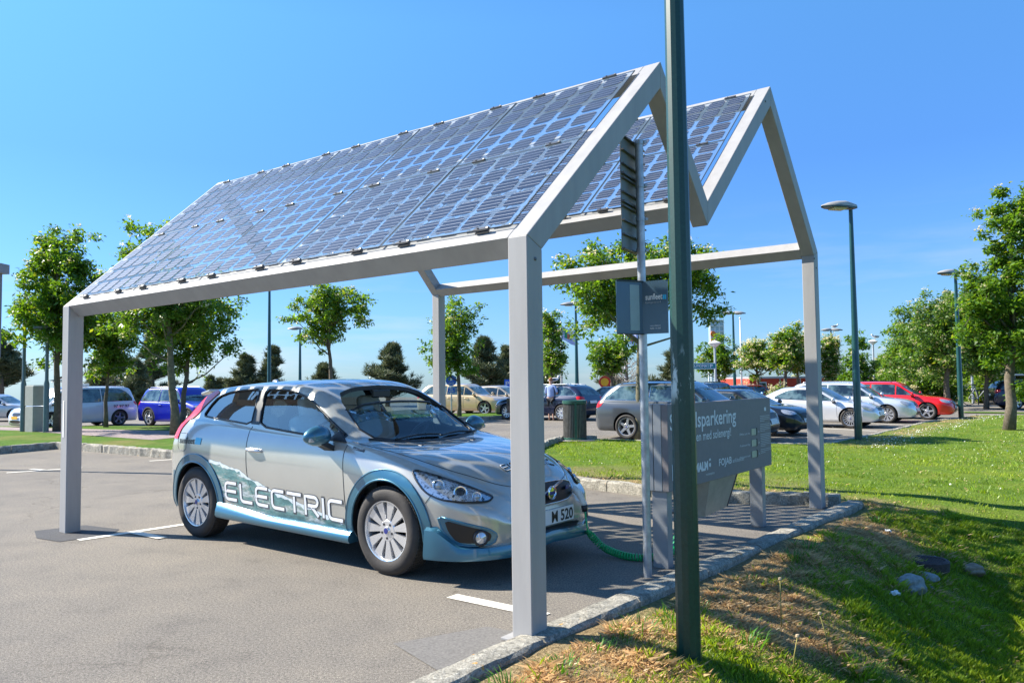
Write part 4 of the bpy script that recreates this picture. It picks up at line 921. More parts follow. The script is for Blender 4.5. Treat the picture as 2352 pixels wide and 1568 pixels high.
def tree(label,xt,yb,Y,crown,h0,nleaf,blossom=.0,tw=.16,seed=1,leaf=.12,name='tree',group='street trees around the parking lot',lean=0,pal=None,limbs=26,gaps=.75,zb=0,cat='tree',oxy=1.0,bark=None):
    """crown: list of (xl,yt,xr,yb) boxes in photograph pixels at distance Y -> ellipsoid lobes"""
    global rng; rng=np.random.default_rng(seed); random.seed(seed)
    base=at(xt,yb,Y); base.z=zb; root=empty(name,base,label,cat,group)
    lobes=[]
    for (a,b,c,d) in crown:
        p=at((a+c)/2,(b+d)/2,Y); lobes.append((Vector((p.x,Y,p.z)),(c-a)/2/F*Y,(d-b)/2/F*Y))
    zc0=min(l[0].z-l[2] for l in lobes); zc1=max(l[0].z+l[2] for l in lobes)
    tx=base.x; hs=zb+(zc0-zb)*h0+.0; top=Vector((sum(l[0].x for l in lobes)/len(lobes),Y,zc1-.25*(zc1-zc0)))
    n=9; tr=[]
    for i in range(n):
        t=i/(n-1); p=Vector((tx,Y,zb)).lerp(top,t); p.x=tx+(top.x-tx)*t**1.3+lean*math.sin(t*3)*.1+random.uniform(-1,1)*.03; p.y+=random.uniform(-1,1)*.04; tr.append(p)
    tm=MB(); W=lambda p:p-base
    tm.tube([W(p) for p in tr],[tw/2*(1.18 if i==0 else 1)*(1-.85*(i/(n-1))**1.1)+.008 for i in range(n)],10)
    # cluster centres: on limbs inside the lobes
    vol=np.array([l[1]**2*l[2] for l in lobes]); pr=vol/vol.sum(); ncl=int(limbs*8.5); cc=[]
    while len(cc)<ncl:
        l=lobes[rng.choice(len(lobes),p=pr)]; q=rng.normal(size=3); q/=np.linalg.norm(q); r=rng.random()**.42
        r*=1+.22*math.sin(q[0]*7+seed)+.15*math.sin(q[2]*9+seed*2)
        cc.append((l[0].x+q[0]*r*l[1],Y+q[1]*r*l[1]*oxy,l[0].z+q[2]*r*l[2]))
    cc=np.array(cc)
    lim=rng.choice(ncl,limbs,replace=False)
    def trunk_at(z):
        for i in range(n-1):
            if tr[i+1].z>=z: return tr[i].lerp(tr[i+1],max(0,(z-tr[i].z)/(tr[i+1].z-tr[i].z)))
        return tr[-1]
    ends=[]
    for k in lim:
        e=Vector(cc[k]); hz=math.hypot(e.x-tx,e.y-Y); z0=max(hs,min(e.z-hz*.7,zc1-.3*(zc1-zc0))); z0=min(z0,tr[-1].z-.05); s=trunk_at(z0)
        m1=s.lerp(e,.4)+Vector((0,0,-.06*hz)); m2=s.lerp(e,.75)+Vector((0,0,.04*hz)); r0=tw*.16*(1-.4*(z0-zb)/(zc1-zb))+.006
        tm.tube([W(s),W(m1),W(m2),W(e)],[r0,r0*.7,r0*.45,.005],5); ends+=[m1,m2,e]
    E_=np.array([tuple(p) for p in ends]+[tuple(p) for p in tr[4:]])
    for k in range(min(ncl,90)):
        c=cc[k]; d=np.linalg.norm(E_-c,axis=1); j=int(d.argmin())
        if d[j]<1.2: tm.tube([W(Vector(E_[j])),W(Vector(c))],[.010,.004],4)
    tm.build('trunk',bark or BARK,root,smooth=True)
    # leaves
    wts=rng.random(ncl)+.35; wts/=wts.sum(); nleaf=int(nleaf*2.0); idx=rng.choice(ncl,nleaf,p=wts); rr=np.array([min(l[1],l[2]) for l in lobes]).mean()
    sp=max(.13,rr*.155)*gaps; P=cc[idx]+rng.normal(size=(nleaf,3))*np.array([sp,sp,sp*.72]); P-=np.array(base)
    p=pal or dict(); V,Fq,C=leaves(P,leaf*.98,.45,cols=greens(nleaf,**p)); npmesh('crown',V,Fq,LEAF,root,C)
    if blossom>0:
        nb=int(ncl*blossom); bi=rng.choice(ncl,nb,replace=nb>ncl); Bp=cc[bi]; c0=cc.mean(0); o=Bp-c0; o/=np.linalg.norm(o,axis=1)[:,None]; o[:,2]+=.4
        Bp=Bp+o*sp*1.3; k=16; Q=np.repeat(Bp,k,0)+rng.normal(size=(nb*k,3))*np.array([.05,.05,.03])*max(1,leaf/.12)-np.array(base)
        V,Fq,C=leaves(Q,.055*max(1,leaf/.12),.3,asp=.9,cols=np.array((.52,.48,.29))*rng.uniform(.8,1.15,(nb*k,1)),upn=1.2)
        npmesh('blossom',V,Fq,LEAF,root,C)
    return root
def pine(label,xt,yb,Y,xl,xr,yt,yc,seed,n=900,tier=7,name='pine_tree'):
    global rng; rng=np.random.default_rng(seed); random.seed(seed)
    base=at(xt,yb,Y); base.z=0; root=empty(name,base,label,'pine tree','pine trees beyond the parking lot')
    zt=at(xt,yt,Y).z; z0=max(.2,at(xt,yc,Y).z); hw=(xr-xl)/2/F*Y; cx=at((xl+xr)/2,yb,Y).x-base.x
    tm=MB(); tm.tube([(0,0,0),(cx*.5,0,zt*.5),(cx,0,zt*.96)],[.16,.11,.03],8); T=[]
    nb=tier*6
    for i in range(nb):
        t=((i+.5)/nb)**.9; z=z0+(zt-z0)*t*.97; a=rng.random()*6.283; r=hw*(1-t)**.95*(.45+.75*rng.random())+.15
        s=Vector((cx*min(1,z/zt),0,z-.25*r)); e=Vector((s.x+math.cos(a)*r,math.sin(a)*r,z+.12*r)); tm.tube([s,s.lerp(e,.5)+Vector((0,0,-.05*r)),e],[.03,.02,.01],4)
        m=max(3,int(n/nb)); 
        for _ in range(m):
            q=rng.random()**.55; p=s.lerp(e,q); sd=.09+.10*r*q
            T.append((p.x+rng.normal()*sd*.8,p.y+rng.normal()*sd*.8,p.z+abs(rng.normal())*sd*.7))
    tm.build('trunk',BARK,root,smooth=True)
    T=np.array(T); k=12; P=np.repeat(T,k,0); m=len(P); d=unit(m); d[:,2]=np.abs(d[:,2])*1.1+.05; d/=np.linalg.norm(d,axis=1)[:,None]; s=np.cross(d,unit(m)); s/=np.linalg.norm(s,axis=1)[:,None]
    L_=.30*(.7+.5*rng.random(m))[:,None]; w_=.020; V=np.stack([P-s*w_,P+s*w_,P+d*L_+s*w_*.4,P+d*L_-s*w_*.4],1).reshape(-1,3)
    t=rng.random(m)[:,None]; C=np.array((.045,.075,.03))*(1-t)+np.array((.15,.165,.075))*t; npmesh('crown',V,np.arange(m*4).reshape(-1,4),NEEDLE,root,np.repeat(C,4,0)); return root
def bush(label,xl,xr,yt,yb,Y,nleaf,seed,blossom=.3,leaf=.16,pal=None,group='bushes along the far edge of the lot'):
    return tree(label,(xl+xr)/2,yb,Y,[(xl,yt,xr,yb),(xl,(yt+yb)/2,(xl+xr)/2,yb),((xl+xr)/2,(yt*.4+yb*.6),xr,yb)],0,nleaf,blossom,.10,seed,leaf,'bush',group,limbs=16,gaps=1.3,cat='bush',pal=pal)
T=tree
T('large dense leafy tree behind the leftmost carport post',130,985,24,[(45,500,215,700),(18,600,245,800),(30,690,235,830),(80,495,180,600)],.75,12500,.12,.2,11,.125,zb=.1)
T('small young tree with a thin trunk in front of the silver van',243,973,26,[(192,705,315,830),(200,760,300,872)],.9,4200,.35,.13,12,.12,zb=.1)
T('tree with the thicker trunk of the pair beside the blue off-roader',402,1003,21.5,[(260,505,440,720),(255,640,500,800),(300,600,480,760)],.85,9500,.30,.23,13,.115,zb=.1,bark=BARKG)
T('thinner trunked tree of the pair, right beside the thick one',417,986,24,[(350,660,545,800),(330,700,520,870),(430,600,540,760)],.9,7000,.12,.16,14,.12,zb=.1)
T('free standing round tree behind the roof of the silver hatchback',762,945,30,[(670,655,848,760),(680,700,800,812),(700,645,800,730)],.93,5600,.16,.19,15,.13)
T('slim tree beside the blue round path sign',1055,948,31,[(968,735,1090,860),(1000,685,1110,800),(985,780,1100,870)],.93,5200,.06,.17,16,.13,lean=.6)
T('narrow tree seen just right of the nearest carport post',1268,930,33,[(1235,710,1295,800),(1240,770,1302,868)],.9,2800,.3,.14,17,.13)
T('broad blossoming tree with a straight trunk behind the pole of signs',1468,1016,19.2,[(1300,560,1560,720),(1280,640,1480,765),(1480,560,1672,700),(1380,545,1640,680),(1560,640,1665,745),(1270,565,1420,690)],.86,13500,.55,.20,18,.105,bark=BARKG,gaps=.9)
T('small round tree above the roof of the grey estate',1408,925,42,[(1348,765,1462,830),(1355,790,1440,868)],.95,3200,.08,.22,19,.17)
T('tree in front of the pale lookout tower',1652,930,40,[(1604,790,1692,850),(1618,766,1684,815),(1602,810,1698,865)],.93,2600,.12,.2,20,.16)
T('blossoming tree left of the paired ones before the red building',1742,925,38,[(1705,775,1765,830),(1700,795,1780,858)],.93,2400,.9,.19,21,.155)
T('tall blossoming tree rising above the middle of the red building',1803,925,36,[(1770,745,1842,820),(1758,785,1848,854)],.93,3000,.8,.19,22,.15)
T('blossoming tree beside the rear of the silver coupe, nearest the carport post',1832,925,37,[(1806,795,1856,858),(1815,760,1862,830)],.93,2000,.6,.17,23,.15)
T('blossoming tree by the double lamp with the gull',1903,925,37,[(1885,772,1925,830),(1880,800,1928,870)],.9,1900,.9,.17,24,.15)
T('conical green tree right of the near street lamp',1968,925,44,[(1930,790,2005,900),(1950,752,1990,820),(1915,840,2010,925)],.6,4200,.08,.2,25,.17,pal=dict(a=(.05,.12,.015),b=(.13,.25,.03)))
T('big blossoming tree with a bare trunk beside the second street lamp',2178,935,34,[(2085,690,2230,840),(2120,655,2260,800),(2070,770,2240,880)],.93,9500,.75,.26,26,.14,pal=dict(b=(.12,.21,.04)))
T('large near tree leaning right at the right edge of the lawn',2318,989,20.6,[(2225,550,2400,760),(2195,640,2360,835),(2265,430,2440,640),(2300,400,2460,560),(2260,700,2460,880),(2210,590,2300,800)],.87,17500,.40,.26,27,.115,lean=.9,bark=BARK)
T('thin tree between the near leaning tree and the dark estate car',2265,928,34,[(2230,780,2330,880),(2210,720,2320,830)],.93,4200,.25,.2,28,.15)
for i,(a,b,c,d,Y,pc) in enumerate([(2010,790,2080,930,52,1),(2040,700,2130,900,50,1),(2070,760,2150,925,47,0),(2120,680,2200,900,49,2),(2190,650,2290,900,46,2),(2260,640,2370,900,45,0),(2310,700,2400,920,44,1)]):
    T(['bright green wood tree with light foliage, leftmost of the belt','tall pale wood tree forming the top of the left slope of the belt','dense wood tree low behind the red car','wood tree standing just left of the second street lamp','wood tree with dark foliage behind the second street lamp','wood tree directly behind the crown of the near leaning tree','wood tree at the right picture edge above the bus shelter'][i],(a+c)/2,930,Y,[(a,b,c,(b+d)/2+30),(a-12,(b+d)/2-40,c+10,d)],.5,5200,.15,.3,40+i,.20,name='wood_tree',group='belt of wood trees at the right',pal=[None,dict(a=(.07,.15,.02),b=(.18,.30,.05)),dict(a=(.06,.10,.04),b=(.14,.20,.08))][pc],oxy=.7)
bush('blossoming bush behind the bonnet of the red car',2075,2150,850,928,38,3300,51,1.2); bush('blossoming bush left of the bare trunk behind the red car',2130,2200,840,928,38,3300,52,1.3)
bush('low yellow green bush behind the black rail',2235,2290,850,930,41,2600,53,.1,pal=dict(a=(.08,.15,.01),b=(.2,.3,.03))); bush('bush with bright leaves between the rail and the bus shelter',2205,2250,820,925,44,2600,54,.1,pal=dict(a=(.07,.15,.01),b=(.18,.3,.03)))
bush('green bush below the pale belt trees left of the red car',2010,2085,850,925,46,2800,55,.3); bush('dark bush behind the bus shelter at the right edge',2290,2380,840,925,47,3000,56,.1)
bush('small bush in front of the red building',1905-130,1925-120,892,915,34,500,57,.4,.12); bush('bush beside the left end of the red building',1705,1725,890,912,36,400,58,.3,.12)
pine('ragged pine cut by the left picture edge',5,930,45,-60,55,765,890,61,1500,6)
pine('pine with layered boughs above the silver van',262,930,50,205,320,795,900,62,1600); pine('pine rising behind the trunk of the thick tree',350,930,48,300,400,770,930,63,1700)
pine('dark low pine filling the gap between van and blue off-roader',312,930,44,275,345,830,935,64,1200,5); pine('pine behind the rear of the silver van',215,930,54,190,245,845,920,65,800,5)
pine('broad pine left of the tall thin lamp post',560,930,50,518,610,820,920,66,1700); pine('pine right of the tall thin lamp post',622,930,50,585,668,800,920,67,1700)
pine('tiny pine close to the blue off-roader, left one',482,925,60,470,500,868,912,68,350,4); pine('tiny pine just left of the roof spoiler of the hatchback',504,925,60,490,522,874,912,69,350,4)
pine('low bushy pine right under the free standing round tree',745,925,52,705,785,840,905,70,1100,5); pine('large pine behind the middle of the hatchback roof',890,930,48,832,975,795,905,71,2600,8)
pine('tall open pine right of the slim tree',1112,930,46,1060,1165,780,905,72,2200,8); pine('pine half hidden by the nearest carport post',1160,930,48,1130,1200,800,905,73,1100)
pine('short pine behind the narrow tree',1262,925,50,1235,1285,820,895,74,900,5); pine('pine peeking out left of the big green lamp post',1545,925,50,1510,1600,800,890,75,1400,6)
pine('brownish low pine right of the yellow and red round sign',1395,925,52,1368,1425,850,890,76,700,4)
# bare tree
def bare():
    random.seed(5); b=at(1440,900,45); b.z=0; root=empty('bare_tree',b,'leafless grey tree right of the small round tree above the grey estate','tree'); mb=MB(); zt=at(1440,828,45).z
    mb.tube([(0,0,0),(.05,0,zt*.6),(0,0,zt)],[.09,.06,.015],6)
    for i in range(34):
        z=zt*(.35+.6*i/34); a=random.random()*6.28; l=(zt-z)*.5+.5; e=Vector((math.cos(a)*l,math.sin(a)*l,z+l*.5)); s=Vector((0,0,z)); mb.tube([s,s.lerp(e,.5)+Vector((0,0,-.08)),e],[.03,.02,.01],4)
        for k in range(4):
            p=s.lerp(e,.4+.15*k); mb.tube([p,p+Vector((random.uniform(-.4,.4),random.uniform(-.4,.4),random.uniform(.1,.5)))],[.014,.006],3)
    mb.build('trunk',simple('dead_bark',(.22,.19,.16),.9,0,0,.2),root)
bare()
# ---------------------------------------------------------------- grass blades
def vnoise(x,y,s): return (np.sin(x*s*1.7+np.sin(y*s*1.3+1.1)*1.6)+np.sin(y*s*2.1+np.sin(x*s*.9+.4)*1.9)+np.sin((x+y)*s*1.1+2.2))/3
def dryness(u,v):
    k=1.55-(u-.15)/1.05; k=k*(1-.5*sstep(v,4.6,6.2)); d=k+.75*vnoise(u,v,1.9)+.35*vnoise(u,v,5.1)-.15
    far=(1-np.clip(np.abs(u+1.5)/.75,0,1))*sstep(v,12.5,14.5)*1.1+.25*vnoise(u,v,1.3)*sstep(v,12,14)
    fg=.75*(1-sstep(v,-1.2,.9))*(.75+.9*vnoise(u,v,1.1))
    return np.clip(np.maximum(np.maximum(d*(v<6.5),far),fg)-.12,0,1)
lo=bpy.data.objects['lawn']; me=lo.data; nv=len(me.vertices); co=np.empty(nv*3,np.float32); me.vertices.foreach_get('co',co); co=co.reshape(-1,3); uu,vv=uvof(co[:,0],co[:,1]); dd=dryness(uu,vv)
a=me.color_attributes.new('Col','FLOAT_COLOR','POINT'); c4=np.ones((nv,4),np.float32); c4[:,0]=dd; c4[:,1]=dd; c4[:,2]=dd; a.data.foreach_set('color',c4.ravel())
m,nt,b=nodes('lawn_ground'); b.inputs['Roughness'].default_value=.95; b.inputs['Specular IOR Level'].default_value=.08
at_=nt.nodes.new('ShaderNodeVertexColor'); at_.layer_name='Col'; n1=noise(nt,42,4,.75); n2=noise(nt,1.1,5,.6); n3=noise(nt,9,4,.7)
g=ramp(nt,n1.outputs[0],[(.3,(.05,.10,.012)),(.7,(.17,.255,.032))]); g2=ramp(nt,n2.outputs[0],[(.33,(.70,.82,.75)),(.5,(1,1,1)),(.66,(1.35,1.12,1.15))]); dr=ramp(nt,n1.outputs[0],[(.25,(.07,.05,.028)),(.5,(.27,.20,.105)),(.75,(.55,.42,.24))])
ad=nt.nodes.new('ShaderNodeMath'); ad.operation='MULTIPLY_ADD'; ad.inputs[1].default_value=.7; ad.inputs[2].default_value=-.35; nt.links.new(n3.outputs[0],ad.inputs[0])
a2=nt.nodes.new('ShaderNodeMath'); a2.operation='ADD'; a2.use_clamp=True; nt.links.new(at_.outputs[0],a2.inputs[0]); nt.links.new(ad.outputs[0],a2.inputs[1])
o=mixc(nt,1.,g.outputs[0],g2.outputs[0],'MULTIPLY'); o=mixc(nt,a2.outputs[0],o,dr.outputs[0]); nt.links.new(o,b.inputs['Base Color']); bump(nt,b,n1.outputs[0],.03,.9)
me.materials.clear(); me.materials.append(m)
def inlawn(u,v):
    from math import inf
    P=np.array(LAWN); ins=np.zeros(len(u),bool); n=len(P)
    for i in range(n):
        x1,y1=P[i]; x2,y2=P[(i+1)%n]; c=((y1>v)!=(y2>v)); xi=(x2-x1)*(v-y1)/((y2-y1) if y2!=y1 else 1e-9)+x1; ins^=c&(u<xi)
    return ins
def blades(name,u0,u1,v0,v1,n,h,w_,seed,label,edge=.24,keep=None):
    global rng; rng=np.random.default_rng(seed); u=rng.uniform(u0,u1,n); v=rng.uniform(v0,v1,n); k=inlawn(u,v)&(u>np.where((v<5.9),edge+.0*v+.04*np.maximum(v,0)*.9,-99))
    if keep is not None: k&=keep(u,v)
    u=u[k];v=v[k]; n=len(u); z=lawn_z(u,v); d=dryness(u,v); clump=np.clip(.75+.6*vnoise(u,v,6.3)+.5*vnoise(u,v,14),.42,1.9)
    dry=rng.random(n)<(d*.92+.05); hh=h*clump*(.45+.9*rng.random(n))*np.where(dry,.7,1.0)
    X=B0.x+u*UU.x+v*VV.x; Yv=B0.y+u*UU.y+v*VV.y; P=np.stack([X,Yv,z-.005],1); a=rng.uniform(0,6.283,n); lean=rng.uniform(.15,.9,n)*hh*np.where(dry,2.6,1)
    s=np.stack([np.cos(a),np.sin(a),0*a],1)*(w_*(.6+.7*rng.random(n)))[:,None]; a2=rng.uniform(0,6.283,n); t=np.stack([np.cos(a2)*lean,np.sin(a2)*lean,hh],1); md=t*np.array([.35,.35,.6])
    V=np.stack([P-s,P+s,P+md+s*.7,P+t],1).reshape(-1,3)
    q=rng.beta(2,2,n)[:,None]; G=np.array((.075,.14,.010))*(1-q)+np.array((.28,.39,.04))*q; D=np.array((.26,.18,.08))*(1-q)+np.array((.68,.50,.26))*q; G=G*(1+.28*vnoise(u,v,.9)[:,None]*np.array([1.3,.8,1.0]))*(1+.15*vnoise(u,v,3.1)[:,None]); C=np.where(dry[:,None],D,G)
    o=npmesh(name,V,np.arange(n*4).reshape(-1,4),GRASSM,None,np.repeat(C,4,0)); return tag(o,label,'grass',None,'stuff')
blades('grass',.2,5.5,-3.2,6.2,620000,.048,.0023,81,'mixed dry and green grass in the ditch and beside the granite kerb',.24)
blades('grass',-7.5,13,5.4,14,170000,.035,.0045,82,'short green lawn grass behind and right of the carport',.3)
blades('grass',-2,24,13,31,110000,.035,.008,83,'far lawn grass along the row of parked cars')
blades('grass',5,16,-2,6,70000,.045,.0045,84,'lawn grass right of the ditch')
def tufts():
    random.seed(3); rg=np.random.default_rng(3)
    spots=[(.36,-.25),(.36,.1),(.38,.55),(.40,.9),(.37,.35),(.42,1.25),(.45,2.1),(.5,2.9),(.5,3.3),(.52,4.0),(.62,5.2),(2.3,.4),(1.55,.25),(1.2,-.35),(.9,-.9),(1.9,1.1),(2.9,.6),(.85,.95),(1.35,1.5),(.30,-.6),(1.9,-.1)]
    P=[];C=[]
    for i,(u,v) in enumerate(spots):
        n=int(rg.integers(25,60)); hh=rg.uniform(.07,.15); base=S(u,v,float(lawn_z(u,v)))
        for _ in range(n):
            a=rg.uniform(0,6.283); r=rg.uniform(0,.11); b_=np.array(base)+[math.cos(a)*r,math.sin(a)*r,-.01]; l=hh*rg.uniform(.5,1.1); k=rg.uniform(.3,1.1)
            d=np.array([math.cos(a)*k,math.sin(a)*k,1.0]); d=d/np.linalg.norm(d)*l; s=np.array([-math.sin(a),math.cos(a),0])*.0030; m_=b_+d*.55+np.array([0,0,.012]); e=b_+d*np.array([1.15,1.15,.85])
            P+=[b_-s,b_+s,m_+s,m_-s, m_-s,m_+s,e+s*.2,e-s*.2]; g=rg.uniform(.7,1.3); C+=[np.array((.07,.20,.02))*g]*8
    o=npmesh('weed_tufts',np.array(P),np.arange(len(P)).reshape(-1,4),GRASSM,None,np.array(C)); tag(o,'long bright green grass tufts growing along the kerb and in the ditch','weeds',None,'stuff')
tufts()
def daisies():
    rg=np.random.default_rng(9); pts=[gp(2005,1035),gp(2060,1012),gp(2120,995),gp(2188,982),gp(2250,966),gp(2307,957)]; P=[]
    for i in range(5):
        for _ in range(75):
            p=pts[i].lerp(pts[i+1],rg.random()); P.append((p.x+rg.normal()*.22,p.y+rg.normal()*.22,.07))
    for _ in range(160):
        p=S(rg.uniform(-5,9),rg.uniform(6.5,20)); P.append((p.x,p.y,.06))
    P=np.array(P); V,Fq,C=leaves(P,.028,.3,asp=1,cols=np.array((.8,.8,.74))*np.ones((len(P),1)),upn=3); tag(npmesh('daisies',V,Fq,LEAF,None,C),'white daisies dotted in lines across the lawn','flowers',None,'stuff')
daisies()
# ================================================================ other cars
def solve_rz(front,rx,wb,hw,s,guess,sc):
    best=None
    for i in range(-9,10):
        rz=R(guess+i); d=Vector((math.cos(rz),math.sin(rz),0)); q=front-d*wb*sc; v=q-Vector((0,0,CZ)); x=PW/2+F*(v.dot(cr))/(v.dot(fwd)); e=abs(x-rx)+abs(i)*.15
        if best is None or e<best[0]: best=(e,rz)
    return best[1]
def place(front,rear,wb,W,s,guess,sc,anchor='f'):
    """front/rear: where the near wheels touch the ground in the photograph"""
    hw=W/2*sc; p=gp(*front) if anchor=='f' else gp(*rear)
    if anchor=='f': rz=solve_rz(p,rear[0],wb,hw,s,guess,sc)
    else:
        rz=solve_rz(p,front[0],-wb,hw,s,guess,sc); p=p+Vector((math.cos(rz),math.sin(rz),0))*wb*sc
    n=Vector((-math.sin(rz),math.cos(rz),0)); return p-n*s*hw,rz
GR='cars parked across the lot'
def C_(label,front,rear,s,guess,sc,anchor='f',**k):
    wb=k.get('wb',2.7); W=k.get('W',1.8); loc,rz=place(front,rear,wb,W,s,guess,sc,anchor); return gen_car('parked_car',label,'car',k.pop('col'),loc,rz,scale=sc,group=GR,**k)
CL=simple('cladding',(.07,.07,.075),.6,0,0,.1)
van=C_('silver people carrier with a roof sign, facing left beside the grey cabinet',(118,986),(275,977),1,232,.84,kind='van',wb=2.92,W=1.9,H=1.72,ro=.98,fo=.95,belt=1.02,hood=1.0,col=(.68,.71,.74),metal=.15,rails=1,trim=False,wr=.34)
C_('silver estate car cut by the left picture edge, behind the nose of the people carrier',(30,968),(-100,972),-1,-8,.80,kind='sedan',wb=2.7,col=(.55,.55,.55),detail=False)
suv=C_('bright blue off-roader with silver roof rails and grey wheel arch cladding',(428,969),(339.5,978),-1,-30,.84,'r',kind='suv',wb=2.62,W=1.84,H=1.66,belt=1.02,hood=1.02,col=(.006,.012,.40),metal=.1,rails=1,clad=CL,wr=.365,fo=.86,ro=.98)
C_('gold estate car facing right, beside the slim tree',(1112,953.6),(985,955),-1,-34,.93,kind='estate',wb=2.776,W=1.86,H=1.48,col=(.70,.52,.30),rails=False)
C_('beige saloon showing its roof behind the bonnet of the gold estate',(1185,950),(1075,948),-1,-34,.88,kind='sedan',wb=2.8,H=1.45,col=(.5,.43,.33),detail=False)
navy=C_('dark navy estate with an open door, the man in the pale shirt beside it',(1163,963),(1289,964.5),1,145,.90,kind='estate',wb=2.81,W=1.84,H=1.46,col=(.015,.02,.05),trim=True,rails=1,rims='five',rimn=10,belt=.95)
C_('black estate roof showing between the navy and the grey estate',(1330,952),(1420,952),1,160,.82,kind='estate',wb=2.7,col=(.03,.035,.045),detail=False)
C_('white hatchback roof showing beneath the yellow and red round sign',(1370,946),(1440,947),1,160,.78,kind='hatch',wb=2.6,col=(.75,.75,.75),detail=False)
golf=C_('dark grey estate parked behind the tall information board',(1668,1016),(1438,1009),-1,-36,.955,'r',kind='estate',wb=2.635,W=1.8,H=1.48,col=(.085,.095,.105),trim=True,rails=2,rimn=5,rims='five',belt=.95,fo=.88,ro=1.0)
C_('navy crossover behind the bonnet of the dark grey estate, showing its tail',(1712,960),(1655,966),-1,40,.86,kind='suv',wb=2.6,W=1.78,H=1.56,col=(.02,.04,.10),rails=2,clad=CL)
C_('light blue small car top between crossover and silver coupe',(1765,945),(1715,946),-1,15,.80,kind='hatch',wb=2.5,col=(.10,.22,.45),detail=False)
C_('small red car top behind the boot of the silver coupe',(1800,941),(1740,942),-1,15,.80,kind='hatch',wb=2.5,col=(.45,.02,.02),detail=False)
bmw=C_('silver two door coupe nearest the lawn kerb, with thin spoked wheels',(1953,983.7),(1763,979),-1,-37,.87,kind='coupe',wb=2.725,W=1.76,H=1.37,col=(.74,.75,.77),rimn=16,rims='thin',fo=.78,ro=.95,belt=.88,hood=.86,wr=.325)
skoda=C_('pale silver estate between the silver coupe and the red estate',(2037,971.8),(1855,968),-1,-37,.87,kind='estate',wb=2.76,W=1.82,H=1.49,col=(.70,.74,.78),rimn=9,rims='disc',rails=1,belt=.95)
red=C_('bright red estate at the far end of the row',(2130,963.6),(1960,961),-1,-37,.86,kind='estate',wb=2.7,W=1.76,H=1.50,col=(.85,.004,.006),metal=.0,rails=2,belt=.94)
xc=C_('dark blue estate leaving the picture at the right edge, tall red tail lights',(2470,938),(2336,939.7),-1,-22,.82,'r',kind='estate',wb=2.8,W=1.87,H=1.55,col=(.018,.025,.055),rails=2,belt=1.0)
# taxi sign, lettering and yellow plate of the people carrier
mb=MB(); mb.box((-1.75,0,1.80),(.35,.55,.12),None,0,.03); mb.build('roof_sign',WHITE,van.root)
YEL=simple('plate_yellow',(.75,.42,.02),.5,0,0,.05)
mb=MB(); mb.box((.975,0,.50),(.012,.46,.12)); mb.build('number_plate',YEL,van.root)
put_text('door_lettering','97 97 97',.17,DARKM,van.root,frame4((-2.62,.965,.80),(-1,0,0),(0,0,1)),'l',.72,.002)
# open front door of the navy estate
mb=MB(); mb.box((-.95,1.35,.62),(.9,.05,.62),Matrix.Rotation(R(40),3,'Z'),0,.02); mb.build('door',paint('navy_door',(.012,.016,.035)),navy.root)
# front plate and badge on the black hatchback
blk=C_('black hatchback whose nose with the round badge sticks out right of the information board',(1760,1002),(1600,998),-1,-37,.84,kind='hatch',wb=2.58,W=1.78,H=1.40,col=(.012,.015,.022))
mb=MB(); mb.lathe([(.062,0),(.062,.012),(.052,.014),(.050,.004)],24,0,frame4((.915,0,.66),(0,1,0),(0,0,1))); mb.build('badge',CHROME,blk.root)
put_text('number_plate_text','SER',.10,BLACK,blk.root,frame4((.922,-.2,.44),(0,1,0),(0,0,1)),'l',.17)
# ================================================================ street lamps
HEADM=simple('lamp_housing',(.40,.38,.34),.4,.1,0,.15); HEADD=simple('lamp_rim',(.03,.06,.055),.4,.1,0,.1); LGL=simple('lamp_glass',(.50,.42,.28),.2,0,0,.1)
def head(root,dirv,z,s=1.0):
    d=Vector(dirv).normalized(); n=Vector((-d.y,d.x,0)); V=[];Nn=10;prof=[]
    secs=[(-.10,.09,.06),(.02,.12,.09),(.15,.17,.115),(.35,.19,.10),(.52,.14,.065),(.66,.03,.015)]
    for x,wd,h in secs:
        for k in range(9):
            a=math.pi*k/8; V.append(Vector((0,0,z+.06))+d*x*s*1.15+n*math.cos(a)*wd*s+Vector((0,0,math.sin(a)*h*s*1.25)))
    m=9; fs=[(i*m+j,i*m+j+1,(i+1)*m+j+1,(i+1)*m+j) for i in range(len(secs)-1) for j in range(m-1)]+[tuple(range(m)),tuple((len(secs)-1)*m+j for j in range(m))]
    mb=MB(); mb.add(V,fs,0); o=mb.build('lamp_head',HEADM,root,smooth=True,auto=50)
    mb=MB(); U=[]
    for x,wd,h in secs: U+=[Vector((0,0,z+.058))+d*x*s*1.15+n*wd*s*.99,Vector((0,0,z+.058))+d*x*s*1.15-n*wd*s*.99]
    U2=[p+Vector((0,0,-.035*s)) for p in U]; k=len(U); mb.add(U+U2,[(2*i,2*i+1,2*i+3,2*i+2) for i in range(len(secs)-1)]+[(k+2*i,k+2*i+1,k+2*i+3,k+2*i+2) for i in range(len(secs)-1)]+[(2*i,2*i+2,k+2*i+2,k+2*i) for i in range(len(secs)-1)]+[(2*i+1,2*i+3,k+2*i+3,k+2*i+1) for i in range(len(secs)-1)]); mb.build('lamp_rim',HEADD,o)
    mb=MB(); mb.box(Vector((0,0,z+.01))+d*.30*s*1.15,(.34*s,.24*s,.05),Matrix.Rotation(math.atan2(d.y,d.x),3,'Z'),0,.015); mb.build('lamp_glass',LGL,o)
